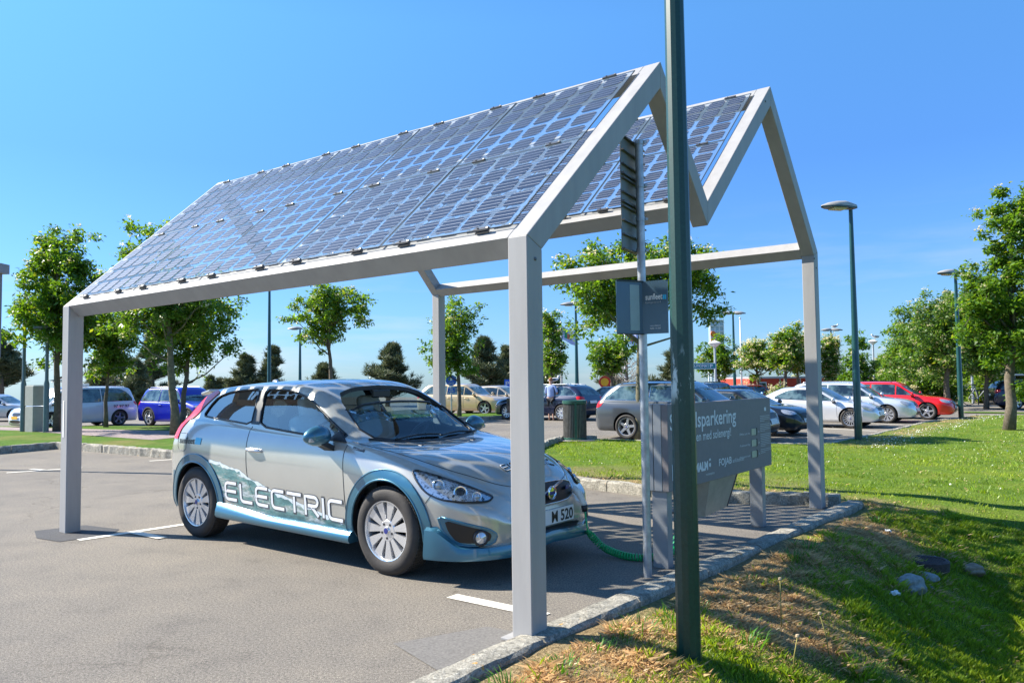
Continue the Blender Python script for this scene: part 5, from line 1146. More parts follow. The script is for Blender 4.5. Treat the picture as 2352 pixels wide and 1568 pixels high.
def lamp(label,base,zt,r0,r1,dirs,s=1.0,mat=GREENP,sleeve=False,plate=False,n=12,group='tall street lamps of the parking lot'):
    root=empty('street_lamp',base,label,'street lamp',group); mb=MB()
    if sleeve: mb.tube([(0,0,0),(0,0,1.55),(0,0,1.66),(0,0,zt)],[r0*1.55,r0*1.5,r0,r1],n)
    else: mb.tube([(0,0,0),(0,0,1.5),(0,0,1.52),(0,0,zt)],[r0,r0*.97,r0*.93,r1],n)
    mb.build('pole',mat,root,smooth=True,auto=40)
    if plate: mb=MB(); mb.box((0,0,.04),(.62,.5,.10),None,0,.02); mb.build('base_plate',simple('concrete_foot',(.35,.33,.30),.9),root)
    for d in dirs: head(root,d,zt,s)
    return root
def zof(x,y,Y): return at(x,y,Y).z
p=gp(1972,1013); lamp('second nearest green street lamp, single head pointing left, on the lawn right of the carport',p,zof(1955,482,p.y),.085,.045,[(-1,-.25,0)],1.0)
p=gp(2208,962); lamp('green street lamp beside the big blossoming tree, head pointing left',p,zof(2195,632,p.y),.085,.05,[(-1,-.3,0)],.98)
for lb,x,yt,Y,dirs,s in (('thin tall street lamp appearing under the solar panels above the hatchback roof',615,640,38,[(-.3,1,0)],1),('street lamp half hidden by the left boughs of the free standing round tree',686,757,48,[(-1,0,0)],1),
        ('street lamp behind the flag, head pointing left',1323,702,40,[(-1,-.1,0)],1.05),('street lamp pole crossing the small round tree above the grey estate',1438,740,55,[(-1,0,0)],1),
        ('double headed street lamp right of the pale lookout tower',1686,722,48,[(-1,-.2,0),(1,-.2,0)],1.0),('double headed street lamp with a gull on top, beside the far carport post',1911,760,56,[(-1,-.2,0),(1,-.2,0)],1.05)):
    b=at(x+3,930,Y); b.z=0; lamp(lb,b,zof(x,yt,Y),.10,.055,dirs,s)
GREY=simple('grey_green_pole',(.13,.17,.17),.45,.3,0,.1)
p=gp(52,998); lamp('grey green pole left of the grey cabinet, on a concrete foot',p,zof(49,715,p.y),.052,.045,[(-.2,-1,0)],.7,GREY,True,True,group=None)
p=gp(105,1000); lamp('grey green pole right of the grey cabinet, on a concrete foot',p,zof(103,760,p.y),.052,.045,[(-.2,-1,0)],.7,GREY,True,True,group=None)
# cone shaded lamps
def cone(label,x,yt,Y,gull=False):
    b=at(x,930,Y); b.z=0; z=zof(x,yt,Y); root=empty('park_lamp',b,label,'lamp','low lamps with cone shaped shades'); mb=MB(); mb.tube([(0,0,0),(0,0,z-.30)],.055,8); mb.build('pole',simple('pale_pole',(.40,.44,.46),.5,.3),root)
    mb=MB(); mb.lathe([(.06,z-.34),(.09,z-.31),(.29,z-.15),(.30,z-.13),(.07,z-.02),(0,z)],20); mb.build('lamp_shade',simple('lamp_shade_white',(.75,.75,.73),.4),root,smooth=True,auto=40)
cone('white cone shaded lamp carrying the teal ticket machine sign',1645,781,36); cone('white cone shaded lamp with a gull on top, before the wood trees',2010,779,50)
# the big pole in front
p=gp(1583,1517,-.06); p.z=-.2
root=empty('street_lamp',p,'large dark green faceted lamp post in front of the information board','street lamp'); mb=MB(); mb.tube([(0,0,0),(0,0,1.50),(0,0,8.2)],[.0668,.0645,.033],12,0,True,.15); 
gm_,gnt,gb_=nodes('lamp_post_paint'); gb_.inputs['Roughness'].default_value=.42; gb_.inputs['Coat Weight'].default_value=.15
n1=noise(gnt,14,5,.7,vec=(1,1,.35)); n0=noise(gnt,60,3,.7); rr=ramp(gnt,n0.outputs[0],[(.35,(.003,.034,.024)),(.65,(.006,.048,.035))]); tcn=gnt.nodes.new('ShaderNodeTexCoord'); sp=gnt.nodes.new('ShaderNodeSeparateXYZ'); gnt.links.new(tcn.outputs['Object'],sp.inputs[0])
def band_(a,b):
    q=gnt.nodes.new('ShaderNodeMapRange'); q.inputs['From Min'].default_value=a; q.inputs['From Max'].default_value=b; gnt.links.new(sp.outputs[2],q.inputs[0]); return q.outputs[0]
mm=gnt.nodes.new('ShaderNodeMath'); mm.operation='MULTIPLY'; gnt.links.new(band_(1.52,1.60),mm.inputs[0]); gnt.links.new(band_(1.86,1.72),mm.inputs[1])
sc=ramp(gnt,n1.outputs[0],[(.50,(0,0,0)),(.56,(1,1,1))]); m2=gnt.nodes.new('ShaderNodeMath'); m2.operation='MULTIPLY'; gnt.links.new(mm.outputs[0],m2.inputs[0]); gnt.links.new(sc.outputs[0],m2.inputs[1])
gnt.links.new(mixc(gnt,m2.outputs[0],rr.outputs[0],(.45,.55,.53)),gb_.inputs['Base Color'])
mb.build('pole',gm_,root,smooth=True,auto=25); head(root,(-.6,-1,0),8.2); head(root,(.6,1,0),8.2)
# ================================================================ information board
BOARD=simple('board_grey',(.20,.178,.176),.62,.0,0,.06,20); LEGM=simple('board_post_paint',(.27,.28,.29),.42,.25,0,.06)
def uvm(u,v,z): return S(u,v,z)
bd=empty('information_board',S(-.16,2.0,0),'grey information board with white lettering about solar parking on two square posts','sign'); bd.rotation_euler=(0,0,A0)
def plane_hit(x,y,u):                 # ray meets the vertical plane u = const
    d=ray(x,y); o=Vector((0,0,CZ)); t=((S(u,0,0)-o).dot(UU))/d.dot(UU); q=o+d*t; return (q-B0).dot(VV),q.z
u0=-.13
v1,zt1=plane_hit(1533.4,925,u0); v2,zt2=plane_hit(1769,915.5,u0); _,zb1=plane_hit(1534.7,1125.8,u0); _,zb2=plane_hit(1774,1070.5,u0)
print('BOARD',v1,v2,zt1,zt2,zb1,zb2)
vm=2.0; zt=(zt1+zt2)/2; zb=(zb1+zb2)/2; vl,vr=v1,v2
X=lambda u,v,z:(u+.16,v-2.0,z)
mb=MB(); mb.box(X(u0-.030,(vl+vr)/2,(zt+zb)/2),(.055,vr-vl,zt-zb),None,0,.004); bf=mb.build('panel',BOARD,bd)
mb=MB(); mb.box(X(u0-.095,vl+.032,(zt+zb)/2+.002),(.07,.064,zt-zb+.004),None,0,.004); mb.box(X(u0-.168,vl+.032,(zt+zb)/2+.002),(.068,.062,zt-zb+.004),None,0,.004); mb.build('edge_box',LEGM,bd)
for v in(vl+.05,vr-.17):
    mb=MB(); mb.box(X(u0-.10,v+.02,(zb+.0)/2),(.13,.085,zb),None,0,.004); mb.build('leg',LEGM,bd)
TXT=simple('board_lettering',(.70,.70,.70),.5,0,0,.03); LCD=simple('display_window',(.33,.37,.33),.3,0,0,.1)
def btext(nm,s,fx,fz,size,wid,al='l',bold=0):     # fx from 0 to 1 along the board, fz from the top in metres
    Bw=vr-vl; put_text(nm,s,size,TXT,bd,frame4(X(u0+.0005,vl+fx*Bw,zt-fz),(0,1,0),(0,0,1)),al,wid*Bw,bold)
btext('heading_lettering','Solcellsparkering',.012,.200,.180,.588,'l',.0025); btext('sub_lettering','- ladda bilen med solenergi!',.045,.315,.105,.50,'l',.001)
btext('sponsor_lettering','FOJAB',.42,.56,.085,.125,'l',.0015); btext('sponsor_lettering','arkitekter',.555,.56,.055,.125,'l')
btext('sponsor_lettering','MALMÖ',.205,.565,.095,.15,'l',.006); btext('sponsor_lettering','Malmö stad',.045,.625,.030,.09); btext('sponsor_lettering','mötesplats',.30,.615,.03,.075)
mb=MB(); mb.add([X(u0+.0008,vl+.05,zt-.59),X(u0+.0008,vl+.05,zt-.46),X(u0+.0008,vl+.09,zt-.50),X(u0+.0008,vl+.15,zt-.42),X(u0+.0008,vl+.15,zt-.59),X(u0+.0008,vl+.12,zt-.55),X(u0+.0008,vl+.10,zt-.58)],[(0,1,2,3,4,5,6)]); mb.build('sponsor_mark',TXT,bd)
for k,t in enumerate(('Effekt just nu','Producerat idag','Producerat totalt')):
    z=zt-.315-.105*k; mb=MB(); mb.box(X(u0+.001,vl+(vr-vl)*.79,z),(.004,.13,.060)); mb.build('display_window',LCD,bd); btext('caption',t,.745,.33+.105*k,.028,.11,'r'); btext('caption',('W','kWh','kWh')[k],.84,.33+.105*k,.025,.016)
    mb=MB(); mb.box(X(u0+.003,vl+(vr-vl)*.79+.070,z),(.008,.012,.068)); mb.build('display_frame',DARKM,bd)
mb=MB(); mb.box(X(u0+.001,vl+(vr-vl)*.93,zt-.11),(.003,.05,.035)); mb.build('small_mark',TXT,bd)
mb=MB(); rg=random.Random(4); z=.175
for para in(4,5,8,3):
    for k in range(para):
        w_=(.125 if k<para-1 else .06)*(vr-vl)*.5*rg.uniform(.92,1); a=vl+(vr-vl)*.865; mb.box(X(u0+.0008,a+w_/1,zt-z),(.001,w_*2,.006)); z+=.0165
    z+=.014
mb.build('fine_print',simple('fine_print_grey',(.42,.42,.43),.5),bd)
# charging unit hung below the board
CH=simple('charger_steel',(.36,.35,.30),.45,.4,0,.15,10)
cb=empty('charging_unit',S(-.24,2.9,0),'tapered steel charging box hanging below the information board','charger'); cb.rotation_euler=(0,0,A0); zz=zb+.004
mb=MB(); vA,vB=2.78-2.9,3.38-2.9; mb.add([(-.17,vA-.12,zz),(.10,vA,zz),(.10,vB,zz),(-.17,vB,zz),(-.10,vA-.02,zz-.33),(.02,vA+.06,zz-.32),(.02,vB-.06,zz-.30),(-.10,vB-.08,zz-.30)],[(0,1,2,3),(4,5,6,7),(0,1,5,4),(1,2,6,5),(2,3,7,6),(3,0,4,7)]); mb.build('housing',CH,cb)
mb=MB(); mb.prism([(.075,vB+.008,zz),(.105,vB+.008,zz),(.025,vB-.05,zz-.30),(-.005,vB-.05,zz-.30)],(0,.012,0)); mb.build('flange',simple('flange_brown',(.13,.10,.09),.6),cb)
mb=MB(); mb.box((-.16,vA-.16,zz-.26),(.14,.14,.02)); mb.build('tray',DARKM,cb)
# cable
def coil():
    plug=HERO.root.matrix_world if False else None
    bpy.context.view_layer.update(); Mh=HERO.root.matrix_world; a=Mh@Vector((1.0,.376,.40))
    ctrl=[a,a+Vector((.02,-.03,-.16)),gp(1352,1222,.20),gp(1385,1255,.07),gp(1430,1274,.035),gp(1475,1280,.03),gp(1512,1276,.03),gp(1548,1262,.04),gp(1556,1230,.06),gp(1575,1200,.16),S(-.42,2.88,.42),S(-.40,2.90,.75)]
    P=catmull(ctrl,40); L_=[0]
    for i in range(1,len(P)): L_.append(L_[-1]+(P[i]-P[i-1]).length)
    tot=L_[-1]; out=[]; n=int(tot/.0026); j=0; ref=Vector((0,0,1)); ph=0; rad=.026
    for i in range(n):
        s=i*tot/n
        while L_[j+1]<s: j+=1
        t=(s-L_[j])/(L_[j+1]-L_[j]); p=P[j].lerp(P[j+1],t); tg=(P[j+1]-P[j]).normalized(); x=tg.cross(Vector((.3,.5,.81))).normalized(); y=tg.cross(x); rr=rad*min(1,max(0,(s-.30)/.12)); ph+=2*math.pi/9.5*(1 if rr>0 else 0); out.append(p+x*math.cos(ph)*rr+y*math.sin(ph)*rr)
    mb=MB(); mb.tube(out,.0078,5); o=mb.build('charging_cable',simple('cable_green',(.01,.36,.11),.35,0,0,.1),smooth=True); tag(o,'coiled green charging cable running from the car nose to the charging box','cable')
coil()
# ================================================================ pole of signs beside the board
p=gp(1488,1324); Yp=p.y; ps=empty('sign_pole',p,'galvanised tube carrying a narrow ribbed sign seen from behind and a folded blue grey sign','signpost')
ztp=zof(1477,330,Yp); mb=MB(); mb.tube([(0,0,-.05),(0,0,ztp)],.031,18); mb.lathe([(.034,ztp-.01),(.034,ztp+.01),(0,ztp+.016)],18); mb.build('pole',GALV,ps,smooth=True,auto=40)
def L3(x,y,Y=None): q=at(x,y,Y or Yp)-p; return q
# tall plate, edge towards us; front face looks back to the left
z0,z1=zof(1450,582,Yp),zof(1450,325,Yp); th=R(62); dx=Vector((math.cos(th),math.sin(th),0)); nx=Vector((-dx.y,dx.x,0))
pc=Vector((-.02,0,0)); SGB=simple('sign_back',(.16,.17,.16),.5,.3,0,.15,10); 
mb=MB(); c=nx*.062+Vector((0,0,(z0+z1)/2)); Rz=Matrix.Rotation(th,3,'Z'); 
mb.box(c,(.50,.006,z1-z0),Rz); sp_=mb.build('sign_plate',SGB,ps)
mb=MB()
for k in range(9): mb.box(nx*.048+Vector((0,0,z0+.01+(z1-z0-.02)*k/8)),(.50,.026,.010),Rz)
for k in(3,5): mb.box(nx*.046+Vector((0,0,z0+.045+(z1-z0-.02)*k/8)),(.50,.022,.016),Rz)
mb.build('rib',simple('rib_metal',(.10,.10,.10),.45,.4),sp_)
for z in(z1-.01,z0+.60*(z1-z0),z0+.30*(z1-z0),z0+.02): mb=MB(); mb.lathe([(.0325,z-.016),(.0365,z-.016),(.0365,z+.016),(.0325,z+.016)],16); mb.box(Vector((.045,-.01,z)),(.02,.02,.018)); mb.build('pipe_clamp',GALV,ps)
# folded sign
zA,zB=zof(1480,768,Yp),zof(1480,648,Yp); SBL=simple('sign_blue_grey',(.055,.105,.145),.30,.1,.3,.06)
for lbl,a0,wd,side in(('sign_plate',-R(34),.205,1),('sign_plate',R(207),.235,-1)):
    d=Vector((math.cos(a0),math.sin(a0),0)); o_=Vector((-.005,-.036,0)); c=o_+d*wd/2+Vector((0,0,(zA+zB)/2)); mb=MB(); mb.box(c,(wd,.006,zB-zA),Matrix.Rotation(a0,3,'Z')); q=mb.build(lbl,SBL,ps)
    nn=Vector((d.y,-d.x,0)); nn=nn if nn.y<0 else -nn
    if side==1:
        put_text('club_lettering','sunfleet',.062,PLATE,q,frame4(o_+d*.028+nn*.0035+Vector((0,0,zA+.255)),d,(0,0,1)),'l',.135,.0012)
        mb=MB(); 
        for k in(0,1): mb.box(o_+d*(.172+.015*k)+nn*.0035+Vector((0,0,zA+.268)),(.012,.001,.034),Matrix.Rotation(a0,3,'Z'))
        mb.build('club_mark',simple('cyan_mark',(.02,.45,.72),.4),q)
        put_text('small_lettering','bilpool',.02,simple('grey_print',(.35,.38,.40),.5),q,frame4(o_+d*.028+nn*.0035+Vector((0,0,zA+.228)),d,(0,0,1)),'l',.12)
        for zz_ in(.055,.035): put_text('small_lettering','www.sunfleet.com' if zz_>.05 else '0200-110 360',.016,PLATE,q,frame4(o_+d*.06+nn*.0035+Vector((0,0,zA+zz_)),d,(0,0,1)),'l',.085)
    else:
        mb=MB(); mb.box(c+nn*.0038-d*.045,(wd*.36,.001,(zB-zA)*.86),Matrix.Rotation(a0,3,'Z')); mb.build('pale_panel',simple('pale_panel',(.30,.40,.40),.35),q)
        for s_ in(-1,1): mb=MB(); mb.box(c+nn*.008+Vector((0,0,s_*(zB-zA)/2)),(wd,.018,.008),Matrix.Rotation(a0,3,'Z')); mb.build('sign_flange',BLACK,q)
# ================================================================ bin, cabinet, small signs
p=gp(1321,1014); bn=empty('litter_bin',p,'dark green slatted litter bin at the corner of the lawn','bin'); BG2=simple('bin_slat_grey',(.115,.112,.10),.4,.3,0,.3,12); BG=simple('bin_green',(.02,.085,.06),.4,.1,.2,.2,9); r_=.272; h_=.98
mb=MB(); mb.lathe([(r_*.9,.0),(r_*.93,.03),(r_*.95,.05),(r_*.95,h_-.08)],40); mb.build('drum',simple('bin_mesh',(.05,.075,.065),.5,.4,0,.35,18),bn,smooth=True,auto=40)
mb=MB()
for k in range(44):
    a=2*math.pi*k/44; mb.box((math.cos(a)*r_*.985,math.sin(a)*r_*.985,h_/2-.02),(.022,.020,h_-.16),Matrix.Rotation(a,3,'Z'))
mb.build('slats',BG2,bn)
mb=MB(); mb.lathe([(r_*1.0,.02),(r_*1.06,.03),(r_*1.06,.10),(r_*1.0,.11)],36); mb.lathe([(r_*.98,h_-.09),(r_*1.08,h_-.07),(r_*1.09,h_),(r_*.98,h_+.01),(r_*.9,h_-.01)],36); mb.build('rim',BG,bn,smooth=True,auto=40)
mb=MB(); mb.box((0,-r_*1.02,h_/2),(.05,.03,h_-.12)); mb.build('hinge_strip',BG,bn); 
sheet('bin_slab',[(p.x-.5,p.y-.4),(p.x+.55,p.y-.45),(p.x+.6,p.y+.35),(p.x-.45,p.y+.4)],.052,simple('slab',(.36,.34,.30),.9))
p=gp(79,998); cb_=empty('utility_cabinet',p,'tall two part beige grey utility cabinet between two poles','cabinet'); BE=simple('cabinet_beige',(.40,.38,.34),.6,0,0,.08); Zc=zof(79,886,p.y); Wc_=.40
cb_.rotation_euler=(0,0,R(-28))
mb=MB(); mb.box((0,0,Zc*.29+.0),(Wc_,.36,Zc*.58),None,0,.008); mb.build('lower_box',BE,cb_); mb=MB(); mb.box((0,0,Zc*.795),(Wc_+.015,.37,Zc*.405),None,0,.008); mb.build('upper_box',BE,cb_)
mb=MB(); mb.box((0,0,Zc+.012),(Wc_-.05,.3,.02)); mb.build('lid',BE,cb_)
def roundsign(label,x,yc,r,Y,c1,c2,rz=0,extra=None):
    b=at(x,930,Y); b.z=0; zc=zof(x,yc,Y); root=empty('road_sign',b,label,'road sign'); mb=MB(); mb.tube([(0,0,0),(0,0,zc-r*.5)],.03,8); mb.build('post',GALV,root)
    M4=Matrix.Translation((0,-.05,zc))@Matrix.Rotation(R(90),4,'X'); mb=MB(); mb.lathe([(0,0),(r,0),(r,.012),(0,.012)],28,0,M4); mb.lathe([(0,.016),(r*(.68 if extra else .93),.016),(r*(.68 if extra else .93),.013)],28,1,M4); mb.build('sign_disc',[c1,c2],root); return root,zc
BLU=simple('sign_blue',(.01,.11,.62),.35,0,0,.03); REDS=simple('sign_red',(.55,.02,.01),.4,0,0,.03); YELS=simple('sign_yellow',(.80,.40,.01),.4,0,0,.03); WH=simple('sign_white',(.75,.75,.75),.4,0,0,.03)
rt_,zc=roundsign('round blue path sign with a white walking figure above a small blue plate',1037,873,.24,33,WH,BLU)
mb=MB(); mb.lathe([(0,0),(.028,0)],12,0,Matrix.Translation((0,-.07,zc+.15))@Matrix.Rotation(R(90),4,'X')); mb.prism([(-.03,-.07,zc+.11),(.03,-.07,zc+.11),(.04,-.07,zc+.02),(.05,-.07,zc-.04),(.0,-.07,zc),(-.05,-.07,zc-.04),(-.04,-.07,zc+.02)],(0,-.002,0)); mb.lathe([(.035,0),(.045,0)],14,0,Matrix.Translation((-.06,-.07,zc-.13))@Matrix.Rotation(R(90),4,'X')); mb.lathe([(.035,0),(.045,0)],14,0,Matrix.Translation((.06,-.07,zc-.13))@Matrix.Rotation(R(90),4,'X')); mb.build('pictogram',WH,rt_)
mb=MB(); mb.box((0,-.05,zc-.42),(.30,.012,.20)); o=mb.build('sub_plate',BLU,rt_); mb=MB(); mb.box((0,-.06,zc-.38),(.12,.004,.03)); mb.box((0,-.06,zc-.46),(.2,.004,.025)); mb.build('arrow',WH,o)
b=at(1170,930,38); b.z=0; rp=empty('road_sign',b,'blue square parking sign half hidden behind the nearest carport post','road sign'); zc=zof(1170,881,38); mb=MB(); mb.tube([(0,0,0),(0,0,zc-.2)],.03,8); mb.build('post',GALV,rp); mb=MB(); mb.box((0,-.05,zc),(.46,.012,.42)); o=mb.build('sign_panel',BLU,rp); put_text('letter','P',.34,WH,o,frame4((-.17,-.06,zc-.12),(1,0,0),(0,0,1)),'l',.17,.004)
rt_,zc=roundsign('round yellow sign with a red ring above a small yellow plate',1389.5,877,.27,36,REDS,YELS,0,True); mb=MB(); mb.box((0,-.05,zc-.42),(.46,.012,.24)); o=mb.build('sub_plate',YELS,rt_); mb=MB(); mb.box((0,-.06,zc-.47),(.26,.004,.07)); mb.build('print',BLACK,o)
# ticket machine sign
Yt=35.6; b=at(1645,930,Yt); b.z=0; z1=zof(1622,835,Yt);z0=zof(1622,846,Yt); xL=at(1600-42,840,Yt).x-b.x; xR=at(1643,840,Yt).x-b.x
tk=empty('ticket_machine_sign',b,'long teal sign reading BILJETTAUTOMAT with a P, on the cone shaded lamp','sign'); TEAL=simple('teal',(.01,.20,.22),.4,0,0,.03)
mb=MB(); mb.box(((xL+xR)/2,-.12,(z0+z1)/2),(xR-xL,.03,z1-z0+.06),None,0,.0); mb.build('sign_frame',WH,tk); mb=MB(); mb.box(((xL+xR)/2,-.14,(z0+z1)/2),(xR-xL-.06,.012,z1-z0),None,0,.0); o=mb.build('sign_panel',TEAL,tk)
put_text('lettering','BILJETTAUTOMAT',.17,WH,o,frame4((xL+.06,-.149,z0+.06),(1,0,0),(0,0,1)),'l',(xR-xL)*.78,.004); put_text('letter','P',.2,WH,o,frame4((xR-.28,-.149,z0+.045),(1,0,0),(0,0,1)),'l',.13,.006)
# flags
def flag(label,x,yt,Y,yf0,yf1,xr,body=True):
    b=at(x+2,930,Y); b.z=0; zt=zof(x,yt,Y); root=empty('flagpole',b,label,'flagpole','white flagpoles'); mb=MB(); mb.tube([(0,0,0),(0,0,zt)],[.07,.035],8); mb.lathe([(0,zt+.12),(.07,zt+.07),(.07,zt),(0,zt-.02)],10); mb.build('pole',WH,root,smooth=True)
    if body:
        z1=zof(x,yf0,Y);z0=zof(x,yf1,Y);wd=(xr-x)/F*Y; V=[];nx_,nz=16,8
        for j in range(nz+1):
            for i in range(nx_+1):
                t=i/nx_; V.append((t*wd,math.sin(t*9+j*.4)*.12*t,z0+(z1-z0)*j/nz-.45*(z1-z0)*t**1.2+.03*math.sin(t*7+j)))
        mb=MB(); mb.add(V,[(j*(nx_+1)+i,j*(nx_+1)+i+1,(j+1)*(nx_+1)+i+1,(j+1)*(nx_+1)+i) for j in range(nz) for i in range(nx_)])
        for k,f_ in enumerate(mb.f):
            j,i=divmod(k,nx_)
            if 2<=j<=6:
                if 4<=i<=6: mb.m[k]=1
                elif 7<=i<=9 and j<5: mb.m[k]=2
                elif 10<=i<=11 and j<5: mb.m[k]=1
        o=mb.build('flag',[simple('flag_cloth',(.50,.55,.80),.8,0,0,.05),simple('flag_green',(.02,.25,.12),.8),simple('flag_orange',(.6,.18,.08),.8)],root,smooth=True)
flag('flagpole with a pale blue flag showing green blocks and an orange shape',1289,742,46,748,780,1321); flag('flagpole with a pale flag peeking from behind the folded sign',1436,752,50,758,785,1466); flag('bare white flagpole beside the double headed lamp',1703,732,52,0,0,0,False)
# buildings
RB=simple('red_cladding',(.42,.035,.012),.7,0,0,.12,2); YY=58; xa=at(1722,900,YY).x; xb=at(2142,900,YY).x; zr=zof(1850,868,YY)
rb=empty('red_building',Vector(((xa+xb)/2,YY+4,0)),'long low red clad building with a flat grey roof','building'); wd=xb-xa
mb=MB(); mb.box((0,0,zr/2),(wd,8,zr)); wl=mb.build('wall',RB,rb); mb=MB(); mb.box((.3,0,zr+.07),(wd+.2,8.2,.14)); mb.build('roof',simple('roof_grey',(.30,.31,.33),.6),rb)
mb=MB()
for k in range(9): mb.box((-wd/2+wd*(k+.5)/9,-4.03,zr/2),(.07,.06,zr)); 
mb.build('panel_joint',simple('joint_grey',(.35,.33,.33),.6),wl)
for x_,w_,h_ in((-wd/2+.9,.7,1.0),(-wd*.02+.6,2.0,.75),(wd*.08,.4,.35),(wd*.3,1.6,.8)):
    mb=MB(); mb.box((x_,-4.03,zr-.75),(w_,.08,h_)); f_=mb.build('window',simple('window_frame_grey',(.5,.5,.5),.5),rb); mb=MB(); mb.box((x_,-4.08,zr-.75),(w_-.14,.03,h_-.14)); mb.build('pane',GLASSD,f_)
Yw=90; tb=at(1648,930,Yw); tb.z=0; tw_=empty('lookout_tower',tb,'pale lattice tower with a glazed top and orange letters behind the trees','tower'); ztw=zof(1648,736,Yw); hw_=14.5/F*Yw; TP=simple('tower_white',(.62,.66,.66),.5,0,0,.05); TG=simple('tower_glass',(.35,.45,.48),.2,.2,0,.15,1)
mb=MB(); zg=zof(1648,800,Yw); mb.box((0,0,(ztw+zg)/2),(hw_*1.9,hw_*1.6,ztw-zg)); mb.build('glazing',TG,tw_)
mb=MB()
for x_ in(-1,-.33,.33,1): mb.box((x_*hw_,-hw_*.85,(ztw+zg)/2),(.12,.12,ztw-zg+.2))
for k in range(6): mb.box((0,-hw_*.86,zg+(ztw-zg)*k/5),(hw_*2.05,.13,.12))
for x_ in(-1,1):
    for y_ in(-1,1): mb.tube([(x_*hw_,y_*hw_*.8,0),(x_*hw_,y_*hw_*.8,zg)],.11,6)
for k in range(7):
    z=zg*k/7; s_=1 if k%2 else -1; mb.tube([(-hw_*s_,-hw_*.8,z),(hw_*s_,-hw_*.8,z+zg/7)],.06,5); mb.tube([(-hw_,-hw_*.8,z),(hw_,-hw_*.8,z)],.06,5)
for xx in(hw_*2,hw_*3): mb.tube([(xx,0,0),(xx,0,zof(1680,860,Yw)-0)],.09,6)
for k in range(5): z=zof(1680,865,Yw)*k/5+.3; mb.tube([(hw_,0,z),(hw_*3,0,z)],.06,5); mb.tube([(hw_,0,z),(hw_*3,0,z+1)],.05,5)
mb.build('lattice',TP,tw_)
OR=simple('orange_letter',(.75,.20,.02),.5)
for k in range(3): mb=MB(); mb.box((-hw_*.62,-hw_-.02,zof(1640,(795,778,762)[k]+6,Yw)),(.62,.1,.55),Matrix.Rotation(R(20*k),3,'Y'),0,.12); mb.build('orange_letter',OR,tw_)
for k in range(2): mb=MB(); mb.box((hw_*.8,-hw_-.02,zof(1640,(792,770)[k]+6,Yw)),(.4,.1,.45),Matrix.Rotation(R(30*k),3,'Y'),0,.1); mb.build('orange_letter',OR,tw_)
# bus shelter and rail at the right
Ys=44; sb=at(2330,930,Ys); sb.z=0; sh=empty('bus_shelter',sb,'glass bus shelter with a flat pale roof behind the near leaning tree','shelter'); zs=zof(2330,860,Ys); xw=34/F*Ys
mb=MB(); mb.box((0,0,zs),(xw*2+.4,1.5,.10)); mb.build('roof',simple('shelter_roof',(.42,.45,.45),.5),sh)
for x_ in(-xw,-xw*.4,xw):
    for y_ in(-.65,.65): mb=MB(); mb.box((x_,y_,zs/2),(.07,.07,zs-.06)); mb.build('post',simple('shelter_post',(.04,.07,.07),.5),sh)
mb=MB(); mb.box((0,.68,zs*.55),(xw*2-.1,.01,zs*.75)); mb.build('pane',glassm('shelter_glass',(.7,.8,.8),.06),sh)
rl=empty('railing',at(2240,935,39),'thin black pipe rail in front of the hedge','railing'); rl.location.z=0; zl=zof(2240,897,39); mb=MB()
x0=at(2205,930,39).x-rl.location.x; x1=at(2290,930,39).x-rl.location.x
mb.tube([(x0,0,zl),(x1,0,zl)],.035,6); mb.build('rail',BLACK,rl)
for k in range(3): mb=MB(); mb.tube([(x0+(x1-x0)*k/2,0,0),(x0+(x1-x0)*k/2,0,zl)],.03,6); mb.build('post',BLACK,rl)
for lb,x_ in(('thin grey post left of the bare trunked blossoming tree',2094),('thin grey post just right of the second street lamp',2235)):
    b=at(x_,930,40); b.z=0; mb=MB(); mb.tube([(0,0,0),(0,0,zof(x_,872 if x_<2200 else 860,40))],.055,8); o=mb.build('metal_post',GALV); o.location=b; tag(o,lb,'post')
# bike leaning at the rail
bk=empty('bicycle',at(2249,935,38.6),'bicycle leaning against the black rail','bicycle'); bk.location.z=0
for x_ in(-.5,.5):
    mb=MB(); mb.tube([(x_+.33*math.cos(a),0,.34+.33*math.sin(a)) for a in np.linspace(0,6.283,20)],.02,5); mb.build('wheel',RUBBER,bk)
mb=MB(); mb.tube([(-.5,0,.34),(-.05,0,.32),(.36,0,.82),(-.16,0,.85),(-.05,0,.32)],.022,5); mb.tube([(-.5,0,.34),(-.16,0,.85),(-.2,0,.98)],.018,5); mb.tube([(.5,0,.34),(.34,0,.98)],.02,5); mb.build('frame',simple('bike_frame',(.35,.35,.36),.3,.4),bk)
mb=MB(); mb.box((-.22,0,1.0),(.26,.12,.06),None,0,.02); mb.build('saddle',BLACK,bk); mb=MB(); mb.tube([(.34,-.25,1.02),(.34,.25,1.02)],.018,5); mb.build('handlebar',BLACK,bk)
# striped banner by the thin tree
bp=gp(240,977); bn=empty('banner',bp,'slanted yellow and blue striped banner leaning at the thin tree','banner'); 
STR=simple('banner_white',(.6,.6,.62),.7)
hb=zof(240,906,bp.y); 
for k in range(6):
    mb=MB(); t0,t1=k/6,(k+1)/6; sk=.16; mb.prism([(-.10+sk*t0,0,hb*t0),(.05+sk*t0,0,hb*t0),(.05+sk*t1,0,hb*t1),(-.10+sk*t1,0,hb*t1)],(0,.02,0)); mb.build('stripe',[simple('banner_blue',(.02,.15,.6),.6),simple('banner_yellow',(.8,.45,.02),.6)][k%2],bn)
